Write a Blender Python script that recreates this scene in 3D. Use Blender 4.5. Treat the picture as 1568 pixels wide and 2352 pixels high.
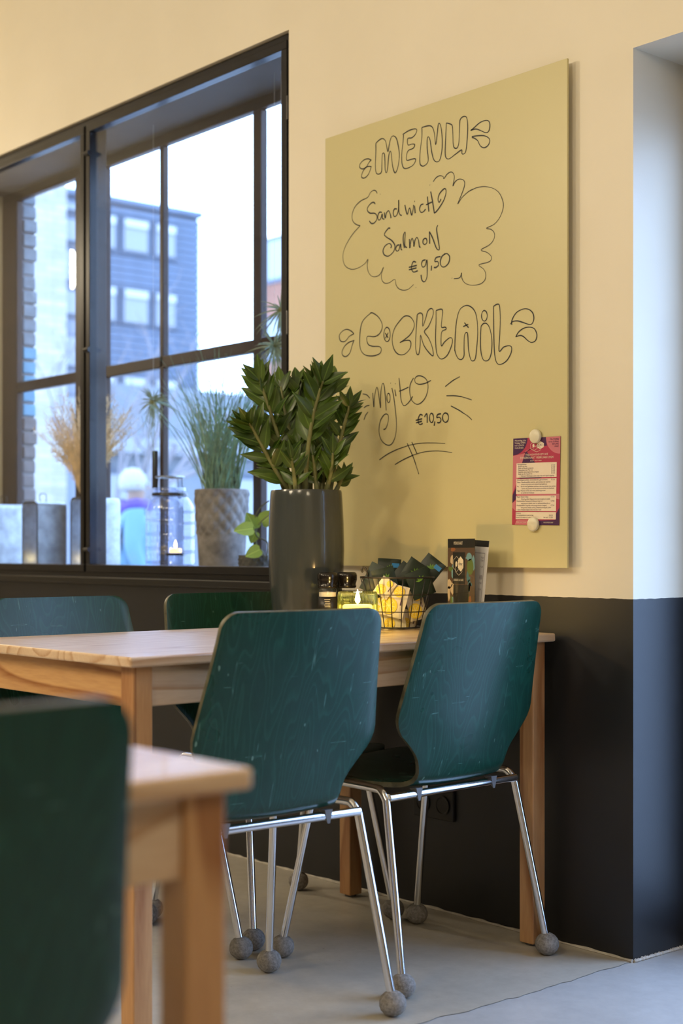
import bpy, bmesh, math, random
from mathutils import Vector, Matrix, Quaternion, Euler
for o in list(bpy.data.objects): bpy.data.objects.remove(o)
scn = bpy.context.scene
R = math.radians

# ------------------------------------------------------------------ camera
CAM = Vector((2.119, -2.706, 0.95)); YAW = 49.37
FPX = 3350.0; HOR = 1265.0
cd = bpy.data.cameras.new('camera'); cam = bpy.data.objects.new('camera', cd)
scn.collection.objects.link(cam); scn.camera = cam
cam.location = CAM; cam.rotation_euler = (R(90), 0, R(YAW))
cd.sensor_fit = 'HORIZONTAL'; cd.sensor_width = 24.0; cd.lens = FPX / 1568 * 24.0
cd.shift_y = (HOR - 1176) / 1568; cd.clip_start = 0.05; cd.clip_end = 300
cd.dof.use_dof = True; cd.dof.focus_distance = 3.45; cd.dof.aperture_fstop = 3.0
# ------------------------------------------------------------------ sky
w = bpy.data.worlds.new('sky'); scn.world = w; w.use_nodes = True
bg = w.node_tree.nodes['Background']
bg.inputs[0].default_value = (0.41, 0.61, 1.0, 1); bg.inputs[1].default_value = 9.0
# ------------------------------------------------------------------ exposure
vs = scn.view_settings
vs.view_transform = 'Standard'; vs.look = 'None'; vs.gamma = 1.0; vs.exposure = 0.0; vs.use_curve_mapping = False
scn.cycles.use_denoising = True
scn.cycles.max_bounces = 10; scn.cycles.diffuse_bounces = 5; scn.cycles.glossy_bounces = 4
scn.cycles.transparent_max_bounces = 24; scn.cycles.sample_clamp_indirect = 6.0
scn.cycles.caustics_reflective = False; scn.cycles.caustics_refractive = False
WARM = (1.0, 0.83, 0.58)

# ------------------------------------------------------------------ geometry of the view (used to read real places off the photograph)
_a = R(90 + YAW)
FW = Vector((math.cos(_a), math.sin(_a), 0)); RT = Vector((math.sin(_a), -math.cos(_a), 0)); UP = Vector((0, 0, 1))
def ray(u, v): return FW + RT * ((u - 784) / FPX) + UP * ((HOR - v) / FPX)
def ony(u, v, y): r = ray(u, v); return CAM + r * ((y - CAM.y) / r.y)
def onx(u, v, x): r = ray(u, v); return CAM + r * ((x - CAM.x) / r.x)
def onz(u, v, z): r = ray(u, v); return CAM + r * ((z - CAM.z) / r.z)
def ond(u, v, d): return CAM + ray(u, v) * d

# ------------------------------------------------------------------ helpers
col = scn.collection
def link(o, parent=None):
    col.objects.link(o)
    if parent is not None: o.parent = parent
    return o
def tag(o, label=None, cat=None, group=None, kind=None):
    if label: o['label'] = label
    if cat: o['category'] = cat
    if group: o['group'] = group
    if kind: o['kind'] = kind
    return o
def empty(name, loc=(0, 0, 0), rz=0.0):
    o = bpy.data.objects.new(name, None); o.empty_display_size = 0.05
    o.location = loc; o.rotation_euler = (0, 0, rz); return link(o)
def copy_tree(o, parent=None):
    c = o.copy(); col.objects.link(c); c.parent = parent
    for ch in list(o.children): copy_tree(ch, c)
    return c

class MB:
    """collects shapes for ONE mesh"""
    def __init__(s): s.v = []; s.f = []; s.m = []; s.mi = 0
    def add(s, vs, fs):
        b = len(s.v); s.v += [tuple(p) for p in vs]
        for f in fs: s.f.append(tuple(i + b for i in f)); s.m.append(s.mi)
        return s
    def box(s, x0, x1, y0, y1, z0, z1):
        vs = [(x, y, z) for z in (z0, z1) for y in (y0, y1) for x in (x0, x1)]
        return s.add(vs, [(0, 2, 3, 1), (4, 5, 7, 6), (0, 1, 5, 4), (2, 6, 7, 3), (0, 4, 6, 2), (1, 3, 7, 5)])
    def tube(s, pts, r, n=8, caps=True, closed=False):
        pts = [Vector(p) for p in pts]; rr = r if isinstance(r, (list, tuple)) else [r] * len(pts)
        vs = []; fs = []; N = len(pts); nrm = None
        for i, p in enumerate(pts):
            if closed: t = pts[(i + 1) % N] - pts[i - 1]
            else: t = pts[min(i + 1, N - 1)] - pts[max(i - 1, 0)]
            if t.length < 1e-9: t = Vector((0, 0, 1))
            t.normalize()
            if nrm is None:
                nrm = t.cross(Vector((0, 0, 1)))
                if nrm.length < 1e-3: nrm = t.cross(Vector((0, 1, 0)))
            nrm = (nrm - t * nrm.dot(t)); nrm.normalize(); b = t.cross(nrm)
            for k in range(n):
                a = 2 * math.pi * k / n
                vs.append(p + (nrm * math.cos(a) + b * math.sin(a)) * rr[i])
        for i in range(N if closed else N - 1):
            j = (i + 1) % N
            for k in range(n): fs.append((i * n + k, i * n + (k + 1) % n, j * n + (k + 1) % n, j * n + k))
        if caps and not closed:
            fs.append(tuple(range(n - 1, -1, -1))); fs.append(tuple((N - 1) * n + k for k in range(n)))
        return s.add(vs, fs)
    def lathe(s, prof, n=32, c=(0, 0, 0), fn=None):
        vs = []; fs = []; N = len(prof)
        for i, (r, z) in enumerate(prof):
            for k in range(n):
                a = 2 * math.pi * k / n; q = r + (fn(a, z, r) if fn else 0)
                vs.append((c[0] + q * math.cos(a), c[1] + q * math.sin(a), c[2] + z))
        for i in range(N - 1):
            for k in range(n): fs.append((i * n + k, i * n + (k + 1) % n, (i + 1) * n + (k + 1) % n, (i + 1) * n + k))
        if prof[0][0] > 1e-5: fs.append(tuple(range(n - 1, -1, -1)))
        if prof[-1][0] > 1e-5: fs.append(tuple((N - 1) * n + k for k in range(n)))
        return s.add(vs, fs)
    def ball(s, c, r, n=12, sq=1.0):
        m = max(6, n // 2)
        prof = [(max(1e-6, r * math.sin(math.pi * i / m)), -r * sq * math.cos(math.pi * i / m)) for i in range(m + 1)]
        return s.lathe(prof, n, c)
    def ribbon(s, pts, w, side=None, taper=True):
        pts = [Vector(p) for p in pts]; N = len(pts); vs = []; fs = []
        for i, p in enumerate(pts):
            t = (pts[min(i + 1, N - 1)] - pts[max(i - 1, 0)])
            sd = side.copy() if side else t.cross(UP)
            if sd.length < 1e-6: sd = Vector((1, 0, 0))
            sd.normalize(); ww = w * (1 - (i / (N - 1)) ** 2 * 0.9 if taper else 1) / 2
            vs += [p - sd * ww, p + sd * ww]
        for i in range(N - 1): fs.append((2 * i, 2 * i + 1, 2 * i + 3, 2 * i + 2))
        return s.add(vs, fs)
    def prism(s, poly, y0, y1):
        n = len(poly)
        vs = [(x, y0, z) for x, z in poly] + [(x, y1, z) for x, z in poly]
        fs = [tuple(range(n)), tuple(range(2 * n - 1, n - 1, -1))] + [(i, i + n, (i + 1) % n + n, (i + 1) % n) for i in range(n)]
        return s.add(vs, fs)
    def mesh(s, name, mats, smooth=False):
        me = bpy.data.meshes.new(name); me.from_pydata([tuple(p) for p in s.v], [], s.f)
        for m in (mats if isinstance(mats, (list, tuple)) else [mats]): me.materials.append(m)
        me.polygons.foreach_set('material_index', s.m)
        bm = bmesh.new(); bm.from_mesh(me); bmesh.ops.recalc_face_normals(bm, faces=bm.faces); bm.to_mesh(me); bm.free()
        if smooth:
            me.polygons.foreach_set('use_smooth', [True] * len(me.polygons))
            if smooth is not True: me.set_sharp_from_angle(angle=R(smooth))
        me.update(); return me
    def build(s, name, mats, parent=None, smooth=False, bevel=0.0):
        o = bpy.data.objects.new(name, s.mesh(name, mats, smooth)); link(o, parent)
        if bevel:
            b = o.modifiers.new('bevel', 'BEVEL'); b.width = bevel; b.segments = 2; b.limit_method = 'ANGLE'
        return o
def crom(pts, k=5, closed=False):
    P = [Vector(p) for p in pts]; n = len(P); out = []
    for i in range(n if closed else n - 1):
        p0 = P[(i - 1) % n] if closed or i else P[0]; p1 = P[i]; p2 = P[(i + 1) % n]; p3 = P[(i + 2) % n] if closed or i + 2 < n else P[-1]
        for j in range(k):
            t = j / k
            out.append(0.5 * ((2 * p1) + (p2 - p0) * t + (2 * p0 - 5 * p1 + 4 * p2 - p3) * t * t + (3 * p1 - p0 - 3 * p2 + p3) * t ** 3))
    if not closed: out.append(P[-1])
    return out

# ------------------------------------------------------------------ materials
def new(name):
    m = bpy.data.materials.new(name); m.use_nodes = True
    nt = m.node_tree; return m, nt, nt.nodes['Principled BSDF']
def nd(nt, t, **kw):
    n = nt.nodes.new(t)
    for k, v in kw.items(): setattr(n, k, v)
    return n
def coords(nt, scale=(1, 1, 1), rot=(0, 0, 0), rand=False):
    tc = nd(nt, 'ShaderNodeTexCoord'); mp = nd(nt, 'ShaderNodeMapping')
    mp.inputs['Scale'].default_value = scale; mp.inputs['Rotation'].default_value = rot
    if rand:
        oi = nd(nt, 'ShaderNodeObjectInfo'); mu = nd(nt, 'ShaderNodeMath', operation='MULTIPLY'); mu.inputs[1].default_value = 37.0
        nt.links.new(oi.outputs['Random'], mu.inputs[0]); ad = nd(nt, 'ShaderNodeVectorMath', operation='ADD')
        nt.links.new(tc.outputs['Object'], ad.inputs[0]); nt.links.new(mu.outputs[0], ad.inputs[1]); nt.links.new(ad.outputs[0], mp.inputs['Vector'])
    else: nt.links.new(tc.outputs['Object'], mp.inputs['Vector'])
    return mp.outputs['Vector']
def noise(nt, vec, scale, detail=3, rough=0.5):
    n = nd(nt, 'ShaderNodeTexNoise'); n.inputs['Scale'].default_value = scale; n.inputs['Detail'].default_value = detail; n.inputs['Roughness'].default_value = rough
    nt.links.new(vec, n.inputs['Vector']); return n.outputs['Fac']
def ramp(nt, fac, stops):
    r = nd(nt, 'ShaderNodeValToRGB'); e = r.color_ramp.elements
    while len(e) < len(stops): e.new(0.5)
    for el, (p, c) in zip(e, stops): el.position = p; el.color = (*c, 1) if len(c) == 3 else c
    nt.links.new(fac, r.inputs[0]); return r.outputs[0]
def mixc(nt, fac, a, b, mode='MIX'):
    m = nd(nt, 'ShaderNodeMix', data_type='RGBA', blend_type=mode)
    for s, v in ((m.inputs[0], fac), (m.inputs[6], a), (m.inputs[7], b)):
        if isinstance(v, (int, float)): s.default_value = v
        elif isinstance(v, tuple): s.default_value = (*v, 1) if len(v) == 3 else v
        else: nt.links.new(v, s)
    return m.outputs[2]
def bump(nt, bs, h, strength=0.3, dist=0.002):
    b = nd(nt, 'ShaderNodeBump'); b.inputs['Strength'].default_value = strength; b.inputs['Distance'].default_value = dist
    nt.links.new(h, b.inputs['Height']); nt.links.new(b.outputs[0], bs.inputs['Normal'])
def mat(name, c, rough=0.5, metal=0.0, var=0.0, vscale=8.0, bmp=0.0, bscale=80.0, spec=0.5, trans=0.0, emit=None, estr=0.0, coat=0.0):
    m, nt, bs = new(name)
    bs.inputs['Base Color'].default_value = (*c, 1); bs.inputs['Roughness'].default_value = rough; bs.inputs['Metallic'].default_value = metal
    bs.inputs['Specular IOR Level'].default_value = spec; bs.inputs['Coat Weight'].default_value = coat; bs.inputs['Coat Roughness'].default_value = 0.15
    if trans: bs.inputs['Transmission Weight'].default_value = trans
    if emit: bs.inputs['Emission Color'].default_value = (*emit, 1); bs.inputs['Emission Strength'].default_value = estr
    if var or bmp:
        v = coords(nt)
        if var:
            f = noise(nt, v, vscale, 4, 0.6); lo = tuple(x * (1 - var) for x in c); hi = tuple(min(1, x * (1 + var)) for x in c)
            nt.links.new(ramp(nt, f, [(0.3, lo), (0.7, hi)]), bs.inputs['Base Color'])
        if bmp: bump(nt, bs, noise(nt, v, bscale, 4, 0.6), bmp)
    return m
def glass(name, tint=(1, 1, 1), refl=1.0, rough=0.0, ior=1.45):
    """thin clear pane: see-through with a Fresnel reflection"""
    m, nt, bs = new(name); nt.nodes.remove(bs); out = nt.nodes['Material Output']
    tr = nd(nt, 'ShaderNodeBsdfTransparent'); tr.inputs[0].default_value = (*tint, 1)
    gl = nd(nt, 'ShaderNodeBsdfGlossy'); gl.inputs['Roughness'].default_value = rough; gl.inputs[0].default_value = (refl, refl, refl, 1)
    lw = nd(nt, 'ShaderNodeLayerWeight'); pw = nd(nt, 'ShaderNodeMath', operation='POWER'); pw.inputs[1].default_value = 5.0
    nt.links.new(lw.outputs['Facing'], pw.inputs[0]); fr = nd(nt, 'ShaderNodeMath', operation='MULTIPLY_ADD'); f0 = ((ior - 1) / (ior + 1)) ** 2
    fr.inputs[1].default_value = 1 - f0; fr.inputs[2].default_value = f0; nt.links.new(pw.outputs[0], fr.inputs[0]); mx = nd(nt, 'ShaderNodeMixShader')
    nt.links.new(fr.outputs[0], mx.inputs[0]); nt.links.new(tr.outputs[0], mx.inputs[1]); nt.links.new(gl.outputs[0], mx.inputs[2]); nt.links.new(mx.outputs[0], out.inputs[0])
    return m
def wood(name, axis, light, dark, rough=0.45, scale=1.0, coat=0.0):
    m, nt, bs = new(name)
    s = [1.0, 1.0, 1.0]; s['xyz'.index(axis)] = 0.10
    v = coords(nt, tuple(x * scale for x in s), rand=True)
    n1 = nd(nt, 'ShaderNodeTexNoise'); n1.inputs['Scale'].default_value = 3.2; n1.inputs['Detail'].default_value = 1.5; nt.links.new(v, n1.inputs['Vector'])
    mu = nd(nt, 'ShaderNodeMath', operation='MULTIPLY'); mu.inputs[1].default_value = 26.0; nt.links.new(n1.outputs['Fac'], mu.inputs[0])
    fr = nd(nt, 'ShaderNodeMath', operation='FRACT'); nt.links.new(mu.outputs[0], fr.inputs[0])
    f2 = noise(nt, v, 160, 2, 0.6)
    c = ramp(nt, fr.outputs[0], [(0.0, light), (0.55, tuple(l * .8 + d * .2 for l, d in zip(light, dark))), (0.84, dark), (0.93, light), (1.0, light)])
    c = mixc(nt, 0.22, c, ramp(nt, f2, [(0.3, dark), (0.65, light)]))
    nt.links.new(c, bs.inputs['Base Color']); bs.inputs['Roughness'].default_value = rough; bs.inputs['Coat Weight'].default_value = coat
    bump(nt, bs, f2, 0.10, 0.001)
    return m
def emis(name, c, s):
    return mat(name, (0, 0, 0), emit=c, estr=s)

M = {}
# two-tone painted wall: cream above the dado line, black below
def wallmat():
    m, nt, bs = new('painted_wall')
    tc = nd(nt, 'ShaderNodeTexCoord'); sx = nd(nt, 'ShaderNodeSeparateXYZ'); nt.links.new(tc.outputs['Object'], sx.inputs[0])
    v = coords(nt); n = noise(nt, v, 30, 2)
    e = nd(nt, 'ShaderNodeMath', operation='MULTIPLY_ADD'); e.inputs[1].default_value = 0.004; nt.links.new(n, e.inputs[0]); nt.links.new(sx.outputs[2], e.inputs[2])
    g = nd(nt, 'ShaderNodeMath', operation='GREATER_THAN'); g.inputs[1].default_value = 0.840; nt.links.new(e.outputs[0], g.inputs[0])
    n2 = noise(nt, v, 2.5, 4)
    cream = ramp(nt, n2, [(0.3, (0.76, 0.70, 0.56)), (0.7, (0.81, 0.75, 0.61))]); black = ramp(nt, n2, [(0.3, (0.0085, 0.0088, 0.0105)), (0.7, (0.011, 0.0113, 0.0132))])
    nt.links.new(mixc(nt, g.outputs[0], black, cream), bs.inputs['Base Color'])
    bs.inputs['Roughness'].default_value = 0.45; bs.inputs['Specular IOR Level'].default_value = 0.55
    bump(nt, bs, noise(nt, v, 220, 3), 0.10, 0.001)
    return m
M['wall'] = wallmat()
def floormat(name, a, b, rough):
    m, nt, bs = new(name); v = coords(nt)
    f = noise(nt, v, 2.2, 6, 0.62); g = noise(nt, v, 26, 5, 0.7)
    c = mixc(nt, 0.35, ramp(nt, f, [(0.3, a), (0.7, b)]), ramp(nt, g, [(0.35, a), (0.65, b)]))
    sp = ramp(nt, noise(nt, v, 90, 2, 0.4), [(0.76, (1, 1, 1)), (0.80, (0.45, 0.43, 0.4))])
    c = mixc(nt, 1.0, c, sp, 'MULTIPLY')
    nt.links.new(c, bs.inputs['Base Color']); bs.inputs['Roughness'].default_value = rough
    bump(nt, bs, g, 0.12, 0.002)
    return m
M['floor'] = floormat('screed_floor', (0.36, 0.335, 0.285), (0.52, 0.49, 0.43), 0.42)
M['floor2'] = floormat('grey_concrete', (0.36, 0.365, 0.37), (0.52, 0.525, 0.53), 0.36)
M['ceil'] = mat('ceiling_paint', (0.7, 0.66, 0.58), 0.8)
M['plain'] = mat('room_wall', (0.30, 0.27, 0.23), 0.7)
M['dark_wall'] = mat('dark_room_wall', (0.06, 0.057, 0.055), 0.7)
M['steel'] = mat('black_steel', (0.010, 0.0095, 0.010), 0.30, spec=0.35, var=0.2, vscale=20)
M['brown'] = mat('brown_paint', (0.030, 0.018, 0.015), 0.42, spec=0.25, var=0.2, vscale=14, bmp=0.15, bscale=60)
M['reveal'] = mat('grey_reveal', (0.05, 0.044, 0.043), 0.7, var=0.1, spec=0.2)
M['sill'] = mat('black_sill', (0.009, 0.009, 0.009), 0.32)
M['pane'] = glass('window_pane', (0.975, 0.985, 0.99), ior=1.30)
M['door_frame'] = mat('door_frame_paint', (0.03, 0.03, 0.032), 0.4)
M['chrome'] = mat('chrome', (0.72, 0.73, 0.75), 0.16, 1.0, bmp=0.05, bscale=120)
M['felt'] = mat('grey_felt', (0.27, 0.255, 0.24), 0.95, var=0.35, vscale=160, bmp=0.9, bscale=420, spec=0.1)
M['pine_y'] = wood('pine_along_y', 'y', (0.72, 0.55, 0.38), (0.46, 0.26, 0.13), 0.34, coat=0.25)
M['pine_x'] = wood('pine_along_x', 'x', (0.62, 0.36, 0.15), (0.27, 0.09, 0.02), 0.45)
M['pine_z'] = wood('pine_along_z', 'z', (0.56, 0.32, 0.145), (0.30, 0.12, 0.04), 0.45)
def shellmat():
    m, nt, bs = new('green_stained_plywood')
    v = coords(nt, (1, 1, 0.035), rand=True)
    n1 = nd(nt, 'ShaderNodeTexNoise'); n1.inputs['Scale'].default_value = 8; n1.inputs['Detail'].default_value = 2; nt.links.new(v, n1.inputs['Vector'])
    mu = nd(nt, 'ShaderNodeMath', operation='MULTIPLY'); mu.inputs[1].default_value = 30; nt.links.new(n1.outputs['Fac'], mu.inputs[0])
    fr = nd(nt, 'ShaderNodeMath', operation='FRACT'); nt.links.new(mu.outputs[0], fr.inputs[0])
    g = noise(nt, v, 240, 2, 0.6)
    c = ramp(nt, fr.outputs[0], [(0.0, (0.005, 0.043, 0.029)), (0.6, (0.006, 0.050, 0.034)), (0.88, (0.015, 0.088, 0.060)), (1.0, (0.005, 0.043, 0.029))])
    c = mixc(nt, 0.35, c, ramp(nt, g, [(0.35, (0.0045, 0.034, 0.021)), (0.65, (0.010, 0.060, 0.039))]))
    # worn patches and thin scratches in the stain
    big = noise(nt, coords(nt, (1, 1, 1), rand=True), 7, 3)
    c = mixc(nt, ramp(nt, big, [(0.35, (0, 0, 0)), (0.85, (0.35, 0.35, 0.35))]), c, (0.012, 0.030, 0.024))
    s1 = noise(nt, coords(nt, (1, 1.2, 14), (0.25, 0, 0), True), 9, 1, 0.3); s2 = noise(nt, coords(nt, (1, 12, 1.1), (0.45, 0, 0), True), 8, 1, 0.3)
    m1 = ramp(nt, s1, [(0.755, (0, 0, 0)), (0.77, (0.5, 0.5, 0.5)), (0.785, (0, 0, 0))]); m2 = ramp(nt, s2, [(0.745, (0, 0, 0)), (0.76, (0.45, 0.45, 0.45)), (0.775, (0, 0, 0))])
    c = mixc(nt, m1, c, (0.16, 0.34, 0.29)); c = mixc(nt, m2, c, (0.16, 0.34, 0.29))
    sp = noise(nt, coords(nt, (1, 1, 0.5), rand=True), 75, 1, 0.2)
    c = mixc(nt, ramp(nt, sp, [(0.79, (0, 0, 0)), (0.82, (0.6, 0.6, 0.6))]), c, (0.22, 0.38, 0.32))
    nt.links.new(c, bs.inputs['Base Color']); bs.inputs['Specular IOR Level'].default_value = 0.36
    rg = ramp(nt, big, [(0.2, (0.25, 0.25, 0.25)), (0.8, (0.34, 0.34, 0.34))]); nt.links.new(rg, bs.inputs['Roughness'])
    bump(nt, bs, g, 0.06, 0.0008)
    return m
M['shell'] = shellmat()
M['shell_edge'] = mat('worn_plywood_edge', (0.075, 0.07, 0.04), 0.45, var=0.6, vscale=40)
M['rubber'] = mat('grey_rubber', (0.12, 0.12, 0.125), 0.5)

# ================================================================== THE SETTING
def struct(o): return tag(o, kind='structure')
WX0, WX1, WZ0, WZ1 = -3.62, -1.275, 0.845, 2.50          # window opening in the menu wall
WT = 0.34                                                 # wall thickness
H = 3.15
m = MB()
m.box(WX1, 0.0, 0, WT, 0, H); m.box(-6.0, WX0, 0, WT, 0, H); m.box(WX0, WX1, 0, WT, WZ1, H); m.box(WX0, WX1, 0, WT, 0, WZ0)
m.box(0.0, 1.35, 0, WT, 2.112, H); m.box(1.35, 3.6, 0, WT, 0, H)
struct(m.build('wall_back', M['wall']))
struct(MB().box(-6.1, -6.0, -6, WT, 0, H).build('wall_left', M['plain']))
struct(MB().box(3.6, 3.7, -6, WT, 0, H).build('wall_right', M['plain']))
struct(MB().box(-6.1, 3.7, -6.1, -6, 0, H).build('wall_front', M['dark_wall']))
struct(MB().box(-6.1, 3.7, -6.1, WT, H, H + 0.1).build('ceiling', M['ceil']))
# floor: warm screed strip by the window, smooth grey concrete right of the corner, with a ragged seam
rnd = random.Random(4)
seam = [(0.0 + rnd.uniform(-0.004, 0.004) + 0.003 * math.sin(i * 0.9) + 0.004 * math.sin(i * 0.23), -6.0 + i * 6.0 / 240) for i in range(241)]
m = MB(); n = len(seam)
vs = [(-6.1, y, 0) for x, y in seam] + [(x, y, 0) for x, y in seam]
m.add(vs, [(i, i + 1, n + i + 1, n + i) for i in range(n - 1)]); m.box(-6.1, 0.2, -6.1, WT, -0.14, -0.012)
struct(m.build('floor', M['floor']))
m = MB(); vs = [(x - 0.05, y, -0.0016) for x, y in seam] + [(3.7, y, -0.0016) for x, y in seam]
m.add(vs, [(i, i + 1, n + i + 1, n + i) for i in range(n - 1)]); m.box(0.0, 1.35, 0.0, 0.5, -0.03, -0.0016); m.box(-0.1, 3.7, -6.1, WT, -0.12, -0.03)
struct(m.build('floor_passage', M['floor2']))
# ragged plaster bead along the foot of the wall
bead = mat('plaster_bead', (0.5, 0.47, 0.42), 0.8, var=0.2, vscale=30)
m = MB(); rnd = random.Random(9)
for (p0, p1) in (((-1.6, -0.003), (0.0, -0.003)), ((0.003, 0.0), (0.003, 0.22))):
    K = 60; pts = []
    for i in range(K + 1):
        t = i / K; pts.append(Vector((p0[0] + (p1[0] - p0[0]) * t, p0[1] + (p1[1] - p0[1]) * t, 0.002)))
    m.tube(pts, [0.0025 + 0.0035 * rnd.random() for _ in pts], 6)
struct(m.build('baseboard_back', bead))

# niche lining behind the inner window: soffit, shelf, side
y_in0, y_in1 = 0.012, 0.088        # inner steel frame depth
YO = 0.285                         # outer window plane (front of its frame)
struct(MB().box(WX0, WX1, y_in1, YO, WZ1 - 0.022, WZ1).build('trim_1', M['reveal']))
struct(MB().box(WX0, WX1, -0.012, YO, WZ0 - 0.012, WZ0 + 0.012).build('trim_2', M['sill'], bevel=0.003))

# inner black steel window: outer frame + two hinged sashes with panes
w1 = struct(empty('window_1', (0, 0, 0)))
fx0, fx1, fz0, fz1 = WX0, WX1 - 0.004, WZ0 + 0.012, WZ1 - 0.004
m = MB(); t = 0.018
m.box(fx0, fx1, y_in0, y_in1, fz1 - t, fz1); m.box(fx0, fx1, y_in0, y_in1, fz0, fz0 + t); m.box(fx1 - t, fx1, y_in0, y_in1, fz0, fz1); m.box(fx0, fx0 + t, y_in0, y_in1, fz0, fz1)
MX0, MX1 = -2.478, -2.444
m.box(MX0, MX1, y_in0 + 0.016, y_in1, fz0, fz1)
m.build('window_frame', M['steel'], w1, bevel=0.002)
for (a, b) in ((fx0 + t, MX0 + 0.010), (MX1 - 0.010, fx1 - t)):
    s = 0.026; m = MB(); z0, z1 = fz0 + t, fz1 - t
    ya, yb = y_in0 - 0.004, y_in0 + 0.030
    m.box(a, b, ya, yb, z1 - s, z1); m.box(a, b, ya, yb, z0, z0 + s); m.box(a, a + s, ya, yb, z0 + s, z1 - s); m.box(b - s, b, ya, yb, z0 + s, z1 - s)
    sa = m.build('sash', M['steel'], w1, bevel=0.002)
    MB().box(a + s - .004, b - s + .004, ya + 0.014, ya + 0.018, z0 + s - .004, z1 - s + .004).build('pane', M['pane'], sa)
for z in (2.27, 1.63, 1.06):
    m = MB(); m.tube([(fx1 - 0.004, y_in0 - 0.008, z - 0.035), (fx1 - 0.004, y_in0 - 0.008, z + 0.035)], 0.006, 8); m.box(fx1 - 0.014, fx1 - 0.001, y_in0 - 0.006, y_in0, z - 0.03, z + 0.03)
    m.build('hinge', M['steel'], w1, smooth=40)
for v in (352, 803, 1262):
    p = ony(201, v, y_in0 - 0.006); m = MB(); m.box(p.x - 0.012, p.x + 0.012, y_in0 - 0.012, y_in0 + 0.002, p.z - 0.008, p.z + 0.008); m.tube([(p.x - 0.018, y_in0 - 0.012, p.z), (p.x + 0.016, y_in0 - 0.012, p.z)], 0.005, 8)
    m.build('latch', M['steel'], w1, smooth=40)

# outer brown timber window with glazing bars
w2 = struct(empty('window_2', (0, 0, 0)))
OY0, OY1 = YO, YO + 0.030
ox = lambda u, v=700: ony(u, v, OY0).x
xL0, xL1 = ox(38), ox(172)                    # left light
xa, xb, xc, xd_, xe = ox(240), ox(365), ox(373), ox(580), ox(598)
zt = ony(580, 255, OY0).z; zr1 = ony(253, 839, OY0).z; zr0 = ony(253, 865, OY0).z; zb = WZ0 + 0.05
m = MB()
m.box(WX0, WX1 + 0.0, OY0, OY1, zt, WZ1); m.box(WX0, WX1, OY0, OY1, WZ0, zb)
m.build('frame_head', M['brown'], w2, bevel=0.004)
for (a, b) in ((WX0, xL0), (xL1, xa), (xd_, xe)):
    MB().box(a, b, OY0, OY1, zb, zt).build('post', M['brown'], w2, bevel=0.004)
MB().box(WX1 - 0.02, WX1, OY0, OY1, zb, zt).build('post', M['brown'], w2, bevel=0.004)
MB().box(xb, xc, OY0 + 0.002, OY1 - 0.002, zb, zt).build('glazing_bar', M['brown'], w2, bevel=0.003)
for (a, b) in ((xL0, xL1), (xa, xd_), (xe, WX1 - 0.02)):
    MB().box(a, b, OY0 + 0.002, OY1, zr0, zr1).build('rail', M['brown'], w2, bevel=0.004)
for (a, b) in ((xL0, xL1), (xa, xb), (xc, xd_), (xe, WX1 - 0.02)):
    for (z0, z1) in ((zb, zr0), (zr1, zt)):
        MB().box(a - .003, b + .003, OY0 + 0.017, OY0 + 0.021, z0 - .003, z1 + .003).build('pane', M['pane'], w2)
# window latch on the right-hand post of the left light
MB().box(ox(358) - 0.010, ox(358) + 0.010, OY0 - 0.012, OY0 + 0.004, ony(358, 1122, OY0).z, ony(358, 1035, OY0).z).build('casement_stay', M['steel'], w2, bevel=0.003)

# glazed entrance door in the opening right of the corner
d1 = struct(empty('door_1', (0, 0, 0)))
DY = 0.225
DW = 1.35
m = MB(); m.box(0.0, 0.055, DY, DY + 0.06, 0, 2.112); m.box(DW - 0.055, DW, DY, DY + 0.06, 0, 2.112); m.box(0.055, DW - 0.055, DY, DY + 0.06, 2.03, 2.112)
m.build('door_frame', M['door_frame'], d1, bevel=0.003)
for (xa_, xb_) in ((0.057, DW / 2 - 0.002), (DW / 2 + 0.002, DW - 0.057)):
    m = MB(); m.box(xa_, xa_ + 0.043, DY + 0.008, DY + 0.052, 0.008, 2.028); m.box(xb_ - 0.043, xb_, DY + 0.008, DY + 0.052, 0.008, 2.028); m.box(xa_ + 0.043, xb_ - 0.043, DY + 0.008, DY + 0.052, 1.96, 2.028); m.box(xa_ + 0.043, xb_ - 0.043, DY + 0.008, DY + 0.052, 0.008, 0.12)
    lf_ = m.build('door_leaf', M['door_frame'], d1, bevel=0.003)
    MB().box(xa_ + 0.039, xb_ - 0.039, DY + 0.026, DY + 0.032, 0.116, 1.964).build('pane', M['pane'], lf_)
m = MB(); m.tube([(0.72, DY - 0.03, 0.9), (0.72, DY - 0.03, 1.2)], 0.011, 10); m.tube([(0.72, DY - 0.03, 0.93), (0.70, DY + 0.02, 0.93)], 0.007, 8); m.tube([(0.72, DY - 0.03, 1.17), (0.70, DY + 0.02, 1.17)], 0.007, 8)
m.build('door_handle', M['chrome'], d1, smooth=40)

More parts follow.
